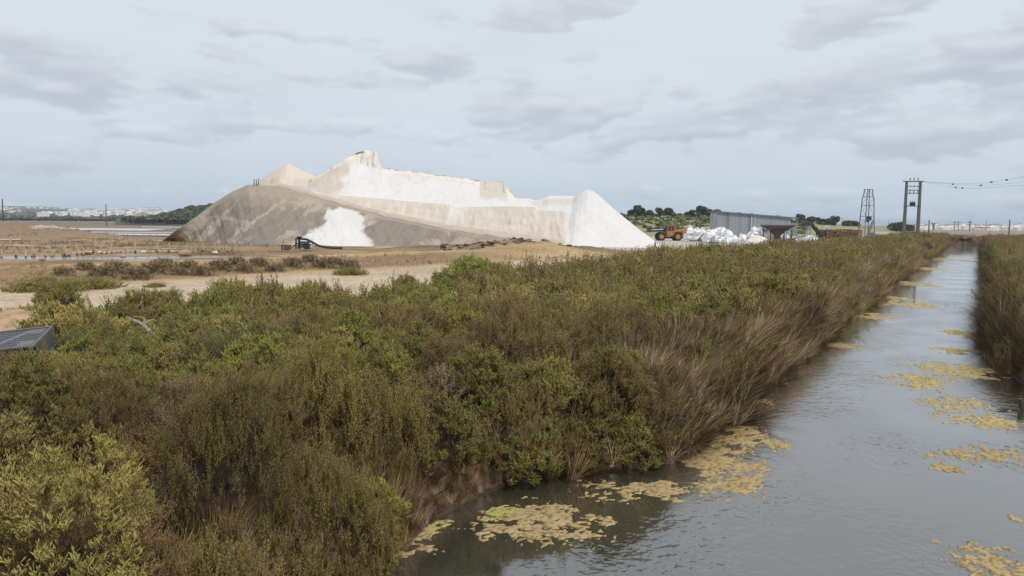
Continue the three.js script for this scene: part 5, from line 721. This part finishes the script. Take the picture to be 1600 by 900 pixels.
// ------------------------------------------------------------------ power pylon and line
{
  const D = 172, a = at(1413, 352, D), b = at(1434.5, 352, D), gy = 0.7, W = b.x - a.x, Ht = at(1417, 283, D).y - gy, yy = (py) => at(1427, py, D).y - gy, o = thing('power_pylon', 'tall twin-pole concrete power pylon carrying a transformer', 'pylon', V((a.x + b.x) / 2, gy, -D));
  for (const s of [-1, 1]) part('pole', [extrude([[-0.36, 0], [0.36, 0], [0.2, Ht], [-0.2, Ht]], 0.34, 0.03).translate(s * W / 2, 0, 0)], M.concrete, o);
  part('base_block', [box(0.9, 0.8, 0.9, -W / 2, 0.3, 0, 0.05), box(0.9, 0.5, 0.9, W / 2, 0.2, 0, 0.05)], M.rustRed, o);
  const beam = (py, e = 0, t = 0.16) => part('cross_arm', [box(W + e, t, 0.14, 0, yy(py), 0.26), box(W + e, t, 0.14, 0, yy(py), -0.26)], M.concrete, o);
  beam(283.5, 1.4, 0.22); beam(291.5, 0, 0.1); beam(297, -0.3, 0.12); beam(302, -0.3, 0.14); beam(322, 0.3, 0.18);
  for (const x of [-0.9, 0, 0.9]) { part('insulator', [0, 1, 2].map((k) => new THREE.LatheGeometry([[0.03, 0], [0.17, 0.03], [0.05, 0.1], [0.15, 0.16], [0.04, 0.26]].map(([q, w]) => new THREE.Vector2(q, w)), 12).translate(x, yy(283) + 0.1 + k * 0.22, 0.15)), M.porcelain, o); part('fuse_switch', [rod(V(x, yy(296.5), 0.35), V(x, yy(302), 0.35), 0.1, 0.1), box(0.3, 0.12, 0.2, x, yy(297.6), 0.35), box(0.3, 0.12, 0.2, x, yy(301.4), 0.35)], M.porcelain, o); part('small_insulator', [rod(V(x, yy(291.2), 0.3), V(x, yy(289.4), 0.3), 0.09, 0.06), rod(V(x, yy(289.4), 0.3), V(x + 0.05, yy(283), 0.2), 0.02, 0.02, 5), rod(V(x, yy(291.2), 0.3), V(x, yy(297), 0.35), 0.02, 0.02, 5), rod(V(x, yy(302), 0.35), V(x * 0.6, yy(316), 0.1), 0.018, 0.018, 5)], M.wire, o); }
  const tr = part('transformer', box(1.1, 0.82, 0.75, 0, yy(318.6), 0, 0.12), M.darkSteel, o); part('cooling_fin', [0, 1, 2, 3, 4, 5, 6].map((k) => box(0.05, 0.68, 0.14, -0.42 + k * 0.14, yy(318.6), 0.43)), M.darkSteel, tr); part('bushing', [-0.35, 0, 0.35].map((x) => rod(V(x, yy(316), 0), V(x, yy(313.6), 0), 0.08, 0.05)), M.porcelain, tr);
  part('jumper_wire', [tube([V(-W / 2 - 0.9, yy(284), 0), V(-W / 2 - 0.2, yy(277), 0), V(-0.6, yy(271.5), 0), V(0.6, yy(272), 0), V(W / 2 + 0.1, yy(276), 0), V(W / 2 + 0.3, yy(283), 0)], 0.012, 30, 4)], M.wire, o);
  const top = V((a.x + b.x) / 2 + W / 2 + 0.6, gy + yy(283.6), -D);
  [[V(0, 0, 0), [1515, 287, 150], [1600, 276, 118], [1720, 240, 80]], [V(0, -0.1, 0.3), [1520, 289.5, 150], [1600, 284, 118], [1720, 262, 80]], [V(-0.2, -0.1, 0.6), [1500, 293.5, 150], [1600, 289, 118], [1720, 274, 80]]].forEach(([off, ...pts], i) => {
    const P = [top.clone().add(off), ...pts.map((q) => at(...q))], q = thing('power_line', ['uppermost power line running right from the pylon', 'middle power line running right from the pylon', 'lowest power line running right from the pylon'][i], 'power line', P[0]), c = new THREE.CatmullRomCurve3(P.map((v) => v.clone().sub(P[0])));
    part('wire', new THREE.TubeGeometry(c, 60, 0.016, 4), M.wire, q); for (const t of [[0.36, 0.46], [0.13, 0.27], [0.2, 0.24]][i]) part('line_marker', new THREE.SphereGeometry(0.16, 10, 8).scale(1.5, 0.9, 1).translate(...c.getPointAt(t).toArray()), M.wire, q);
  });
  // poles
  const pole = (px, y0, y1, d, r, mat, lab, arm) => { const p = at(px, y0, d), h = (y0 - y1) * d / FOC, q = thing('utility_pole', lab, 'pole', V(p.x, p.y, p.z)); part('shaft', rod(V(0, -1, 0), V(0, h, 0), r, r * 0.75, 8), mat, q); part('cap', rod(V(0, h, 0), V(0, h + r, 0), r * 0.9, r * 0.3, 8), mat, q); if (arm) part('cross_arm', box(arm, r * 1.4, r * 1.4, 0, h - r * 3, 0), mat, q); };
  pole(5, 340, 312, 190, 0.17, M.darkWood, 'dark pole at the far left edge beyond the earth mounds'); pole(166.5, 348, 320, 210, 0.15, M.concrete, 'thin grey pole beyond the salt pans, left of the mound');
  pole(1451, 361, 345, 330, 0.3, M.darkWood, 'dark pole right of the pylon, beside the water tower'); pole(1491, 358, 345.5, 420, 0.26, M.galv, 'lamp pole with a cross head, left of a pair', 3.4); pole(1497, 358, 345.5, 425, 0.26, M.galv, 'lamp pole with a cross head, right of a pair', 3.4); pole(1515, 358, 345, 400, 0.3, M.concrete, 'grey pole right of the pair of lamp poles', 2); pole(1540.5, 357, 345.5, 420, 0.16, M.concrete, 'thinnest grey pole above the far white houses'); pole(1576.5, 364, 344.5, 260, 0.24, M.concrete, 'tall grey pole nearest the right edge'); pole(1316, 353, 340.5, 300, 0.25, M.white, 'short pale mast above the rusty crates'); pole(1388, 352, 346, 400, 0.2, M.galv, 'thin mast behind the white hut');
  const wd = 700, wp = at(1458.5, 358, wd), wt = thing('water_tower', 'pale mushroom-shaped water tower on the right horizon', 'water tower', V(wp.x, wp.y, wp.z)), k = wd / FOC; part('shaft', rod(V(0, -1, 0), V(0, 7.5 * k, 0), 0.9, 0.7, 12), M.concrete, wt); part('tank', new THREE.LatheGeometry([[0.01, 6.6 * k], [0.9, 6.8 * k], [4.0 * k, 9 * k], [4.1 * k, 10.2 * k], [0.01, 10.6 * k]].map(([q, w]) => new THREE.Vector2(q, w)), 20), std([0.45, 0.43, 0.43], 0.9), wt);
}

// ------------------------------------------------------------------ far country: hills, field, trees, towns
function ridge(name, crest, base, backBy, col, nu, rough, mat = M.ground) {  // crest and base: [px, py, d]
  const C = crest.map(([x, y, d]) => at(x, y, d)), F = base.map(([x, d]) => { const p = at(x, 360, d); p.y = 0.4; return p; }), B = C.map((p) => V(p.x * 1.06, 0.2, p.z - backBy));
  return solo(name, loft([F, C, B], [26, 8], nu, { by: 1, move(p, k, v) { const q = v < 1 ? v : 2 - v; p.y += q * rough * (fbm(p.x * 3 / backBy, p.z * 3 / backBy, 5, 141) - 0.5); }, color: col }), mat, null, null, null, 'structure');
}
const hazy = (p) => mix3([0.09, 0.1, 0.055], [0.22, 0.19, 0.12], fbm(p.x * 0.01, p.z * 0.01 + p.y * 0.05, 4, 143));
ridge('hills', [[-220, 326, 1900], [-60, 322, 1900], [30, 323, 1900], [90, 326, 1850], [130, 327.5, 1850], [200, 330, 1800], [260, 331, 1800], [310, 330, 1800], [380, 334, 1800], [520, 340, 1800]], [[-220, 1000], [-60, 1000], [30, 1000], [90, 1000], [130, 1000], [200, 1000], [260, 1000], [310, 1000], [380, 1000], [520, 1000]], 500, hazy, 160, 9);
ridge('hills', [[1380, 353, 1700], [1440, 350, 1700], [1500, 353, 1700], [1560, 354, 1700], [1640, 354, 1700], [1800, 356, 1700]], [[1380, 1200], [1440, 1200], [1500, 1200], [1560, 1200], [1640, 1200], [1800, 1200]], 300, hazy, 90, 3);
ridge('grass_hill', [[960, 337, 320], [1010, 335.5, 320], [1060, 336.5, 320], [1110, 336.5, 320], [1170, 339.5, 320], [1250, 347, 320], [1320, 351, 320], [1400, 355, 320]], [[960, 190], [1010, 190], [1060, 190], [1110, 190], [1170, 190], [1250, 190], [1320, 200], [1400, 230]], 160, (p) => mix3(mix3([0.31, 0.31, 0.14], [0.39, 0.36, 0.19], fbm(p.x * 0.08, p.z * 0.03, 4, 145)), [0.3, 0.25, 0.15], ss(0.55, 0.7, fbm(p.x * 0.05 + 9, p.z * 0.02, 3, 147)) * 0.6), 120, 1.2);
// leaf clump used for far crowns and hedges
function clump(seed, n, rx, ry, size, flatBottom = 0.4) {
  reseed(seed); const pos = [], nor = [], col = [];
  const lobes = []; for (let i = 0; i < 7; i++) { const d = rdir(0.3); lobes.push([V(d.x * rx * 0.55, d.y * ry * 0.5, d.z * rx * 0.55), rr(0.4, 0.62)]); }
  for (let i = 0; i < n; i++) {
    const [c, lr] = lobes[i % lobes.length], d = rdir(0.15), k = rr(0.72, 1.05), p = V(c.x + d.x * rx * lr * k, c.y + d.y * ry * lr * k, c.z + d.z * rx * lr * k); if (p.y < -ry * flatBottom) continue;
    const s = size * rr(0.6, 1.4), q = rdir(0), w = rdir(0), t = rr(0.65, 1.25), nn = d.clone().add(V(0, 0.3, 0)).normalize().toArray();
    for (const v of [p.clone().addScaledVector(q, s), p.clone().addScaledVector(w, s), p.clone().addScaledVector(q, -s * 0.8).addScaledVector(w, -s * 0.5)]) { pos.push(v.x, v.y, v.z); nor.push(...nn); col.push(0.115 * t, 0.135 * t, 0.07 * t); }
  }
  const g = new THREE.BufferGeometry(); g.setAttribute('position', new THREE.Float32BufferAttribute(pos, 3)); g.setAttribute('normal', new THREE.Float32BufferAttribute(nor, 3)); g.setAttribute('color', new THREE.Float32BufferAttribute(col, 3)); return g;
}
{
  const treeProto = (seed, rx, ry, th) => { const o = thing('tree', '', 'tree', V(0, 0, 0)); part('crown', clump(seed, 2600, rx * 1.05, ry * 1.25, 0.3, 0.8).translate(0, th * 0.5 + ry * 0.75, 0), bushMat, o); part('trunk', [rod(V(0, -0.4, 0), V(0.1, th + ry * 0.3, 0), 0.28, 0.18, 8), rod(V(0.05, th * 0.8, 0), V(rx * 0.5, th + ry * 0.6, 0.2), 0.14, 0.06, 6), rod(V(0.05, th * 0.8, 0), V(-rx * 0.5, th + ry * 0.5, -0.3), 0.14, 0.06, 6)], M.darkWood, o); return o; };
  const P = [treeProto(201, 2.6, 2.0, 0.8), treeProto(202, 2.2, 2.6, 1.0), treeProto(203, 3.4, 1.9, 0.6)], seen = new Set();
  const list = [ // px, foot y, d, prototype, scale, label
    [995, 336, 300, 1, 1.0, 'tallest dark tree on the skyline just right of the white cone'], [986, 337, 302, 0, 0.7, 'low dark tree at the left end of the skyline trees'], [1004, 336.5, 300, 0, 0.85, 'dark rounded tree right of the tallest skyline tree'], [1013, 337, 302, 2, 0.7, 'wide low tree, fourth on the skyline from the white cone'], [1029, 337, 300, 0, 0.9, 'lone rounded tree in the middle gap of the skyline'], [1047, 337, 300, 2, 0.95, 'broad domed tree above the wheel loader cab'], [1075, 337.5, 302, 2, 0.55, 'low bush-like tree left of the shed group'], [1081, 337, 300, 1, 0.6, 'thin tree sticking up left of the shed group'], [1096, 337, 300, 0, 1.1, 'dense dark tree left of the metal shed, first of its group'], [1106, 337, 302, 2, 0.8, 'wide dark tree left of the metal shed, second of its group'], [1118, 338, 300, 2, 0.85, 'dark tree touching the left corner of the metal shed'],
    [1250, 346, 290, 0, 0.8, 'dark tree behind the right end of the shed roof'], [1268, 349, 290, 2, 0.8, 'low tree behind the conveyor head'], [1277, 349, 292, 1, 0.6, 'small tree right of the conveyor head'], [1287, 352, 300, 2, 0.8, 'first tree of the low row behind the rusty crates'], [1305, 353, 300, 1, 1.0, 'tallest tree of the low row behind the rusty crates'], [1322, 354, 300, 2, 0.75, 'fourth tree of the low row, right of the pale mast'], [1334, 354.5, 302, 2, 0.75, 'fifth tree of the low row, left of the lattice tower'], [1296, 353, 300, 0, 0.85, 'second tree of the low row behind the rusty crates'], [1400, 361, 280, 2, 1.0, 'dark tree between the white hut and the pylon'], [1409, 360.5, 280, 0, 0.9, 'dark tree at the left leg of the pylon'], [1422, 361, 280, 2, 0.75, 'low dark tree seen between the legs of the pylon']];
  list.forEach(([px, y, d, k, s, lab], i) => { s *= 0.84; const p = at(px, y, d); const o = seen.has(k) ? copyOf(P[k], p, i * 1.9, lab, null, s) : tag(P[k], lab); if (!seen.has(k)) { o.position.copy(p); o.scale.setScalar(s); seen.add(k); } });
  // masses: shrubs on the grass hill, the wood on the left, hedge lines by the towns
  const C = [clump(211, 170, 1.2, 0.75, 0.3, 0.6), clump(212, 170, 1.4, 0.7, 0.3, 0.6)];
  const mass = (name, label, cat, n, fn) => { const g = thing(name, label, cat); g.userData.kind = 'stuff'; C.forEach((c, k) => { const im = new THREE.InstancedMesh(c, bushMat, n), cc = new THREE.Color(); im.name = 'foliage'; im.userData.kind = 'stuff'; for (let i = 0; i < n; i++) { const { p, s, c: q } = fn(); im.setMatrixAt(i, mt.compose(p, qa.setFromAxisAngle(Y, rr(0, 6)), V(s, s * rr(0.75, 1.1), s))); im.setColorAt(i, cc.setRGB(...q)); } im.castShadow = im.receiveShadow = true; g.add(im); }); };
  reseed(301);
  mass('field_shrubs', 'pale olive shrubs dotting the grass field behind the wheel loader', 'shrubs', 260, () => { const t = Math.sqrt(rnd()), px = rr(965, 1260), d = lerp(200, 318, t), top = px < 1110 ? 336 : lerp(336.5, 350, (px - 1110) / 200), p = at(px, top, 320); const y = lerp(0.4, p.y, (d - 190) / 130), q = at(px, 350, d); return { p: V(q.x, y + 0.15, q.z), s: rr(0.5, 1.5), c: rnd() < 0.7 ? [rr(2.2, 3), rr(2, 2.6), rr(1.6, 2)] : [1.2, 1.2, 1] }; });
  mass('skyline_bushes', 'low dark bushes filling the skyline between the trees above the grass field', 'bushes', 90, () => { const px = rr(980, 1125), p = at(px, 337 + rr(-0.3, 1.2), rr(300, 318)); return { p, s: rr(0.5, 1.2), c: [rr(0.9, 1.6), rr(0.9, 1.5), rr(0.9, 1.2)] }; });
  mass('wood', 'dark wood on the rise behind the left foot of the weathered mound', 'wood', 360, () => { const px = rr(200, 470), t = rnd(), top = lerp(342, 322.5, ss(215, 325, px)), p = at(px, lerp(344, top, t), lerp(420, 560, t)); return { p, s: rr(1.6, 3.2), c: [rr(0.8, 1.5), rr(0.8, 1.35), rr(0.9, 1.4)] }; });
  ridge('rise', [[180, 343, 570], [240, 341, 570], [290, 332, 570], [330, 325, 570], [400, 323, 570], [500, 324, 570]], [[180, 400], [240, 400], [290, 400], [330, 400], [400, 400], [500, 400]], 200, (p) => mix3([0.06, 0.07, 0.035], [0.11, 0.1, 0.06], fbm(p.x * 0.05, p.z * 0.05, 3, 3)), 60, 3);
  mass('hedge', 'long dark hedge line along the far side of the salt pans on the left', 'hedge', 260, () => { const px = rr(-40, 300); const p = at(px, 342.6 + rr(-0.8, 0.6) - px * 0.002 + px * 0.008, rr(560, 620)); return { p, s: rr(1.0, 1.7), c: [1.1, 1.0, 1] }; });
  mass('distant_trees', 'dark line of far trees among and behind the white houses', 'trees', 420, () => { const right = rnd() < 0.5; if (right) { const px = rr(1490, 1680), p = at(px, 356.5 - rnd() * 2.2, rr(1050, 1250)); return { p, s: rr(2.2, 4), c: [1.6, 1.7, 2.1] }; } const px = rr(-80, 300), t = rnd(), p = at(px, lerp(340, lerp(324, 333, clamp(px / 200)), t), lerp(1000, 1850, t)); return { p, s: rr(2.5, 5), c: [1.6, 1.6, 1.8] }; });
}
{
  const house = (w, h, l, wall, roofMat, pitch) => { const o = thing('house', '', 'house', V(0, 0, 0)); part('wall', [box(w, h, l, 0, h / 2, 0)], wall, o); part('roof', pitch ? extrude([[-w / 2 - 0.3, 0], [w / 2 + 0.3, 0], [0, pitch]], l + 0.5).translate(0, h, 0) : [box(w + 0.3, 0.5, l + 0.3, 0, h + 0.1, 0), box(2.2, 1.4, 2.2, w * 0.2, h + 0.8, 0)], roofMat, o); for (const x of [-w / 4, w / 4]) part('window', box(1.2, 1.3, 0.1, x, h * 0.62, l / 2 + 0.05), M.glass, o); return o; };
  const P = [house(11, 6, 9, M.plaster, M.plaster, 0), house(9, 4.5, 10, M.plaster, M.terracotta, 2), house(16, 7.5, 10, M.plaster, M.greyRoof, 0), house(8, 5.5, 8, M.plaster, M.plaster, 1.4)], farm = house(22, 4, 8, M.plaster2, M.greyRoof, 1.8); P.push(farm);
  const seen = new Set(); reseed(401);
  const put1 = (k, p, lab, group, s = 1, turn = rr(-0.6, 0.6)) => { const o = seen.has(k) ? copyOf(P[k], p, turn, lab, group, s) : tag(P[k], lab, null, group); if (!seen.has(k)) { o.position.copy(p); o.rotation.y = turn; o.scale.setScalar(s); seen.add(k); } };
  for (let i = 0; i < 30; i++) { const px = rr(-12, 32), t = rnd(), p = at(px, lerp(337, 326.5 + Math.max(0, px - 18) * 0.25, t), lerp(1350, 1800, t)); put1(Math.floor(rnd() * 4), p, 'white house of the hillside cluster at the far left edge', 'houses of the hillside cluster'); }
  for (let i = 0; i < 34; i++) { const px = rr(34, 130), p = at(px, 325 + px * 0.03 + rr(0, 2), rr(1750, 1850)); put1([0, 3, 1, 3][i % 4], p, 'tiny white house along the crest of the far left hill', 'houses along the hill crest', 0.8); }
  for (let i = 0; i < 90; i++) { const px = rr(56, 262), t = rnd(), p = at(px, lerp(338.6, 330.5 + (px > 105 ? 0 : 5) + rr(0, 1), t), lerp(1050, 1500, t)); put1([0, 1, 2, 3, 0, 3][i % 6], p, 'white house of the low town left of the salt mound', 'houses of the low town'); }
  for (let i = 0; i < 85; i++) { const px = rr(1432, 1660), t = rnd(), p = at(px, lerp(362, 356.5, t), lerp(720, 1000, t)); put1([0, 1, 3, 2, 3, 3][i % 6], p, 'white house of the low village along the right horizon', 'houses of the right-hand village', 0.75); }
  put1(4, at(227, 342, 760), 'long low cream farm building in front of the left town', null, 1, 0.1); put1(4, at(1008, 338, 330), 'small pale shed among the skyline trees', null, 0.3, 0.2);
}

scene.fog = new THREE.FogExp2(new THREE.Color().setRGB(0.75, 0.83, 0.95), 0.0002);
renderer.render(scene, camera);
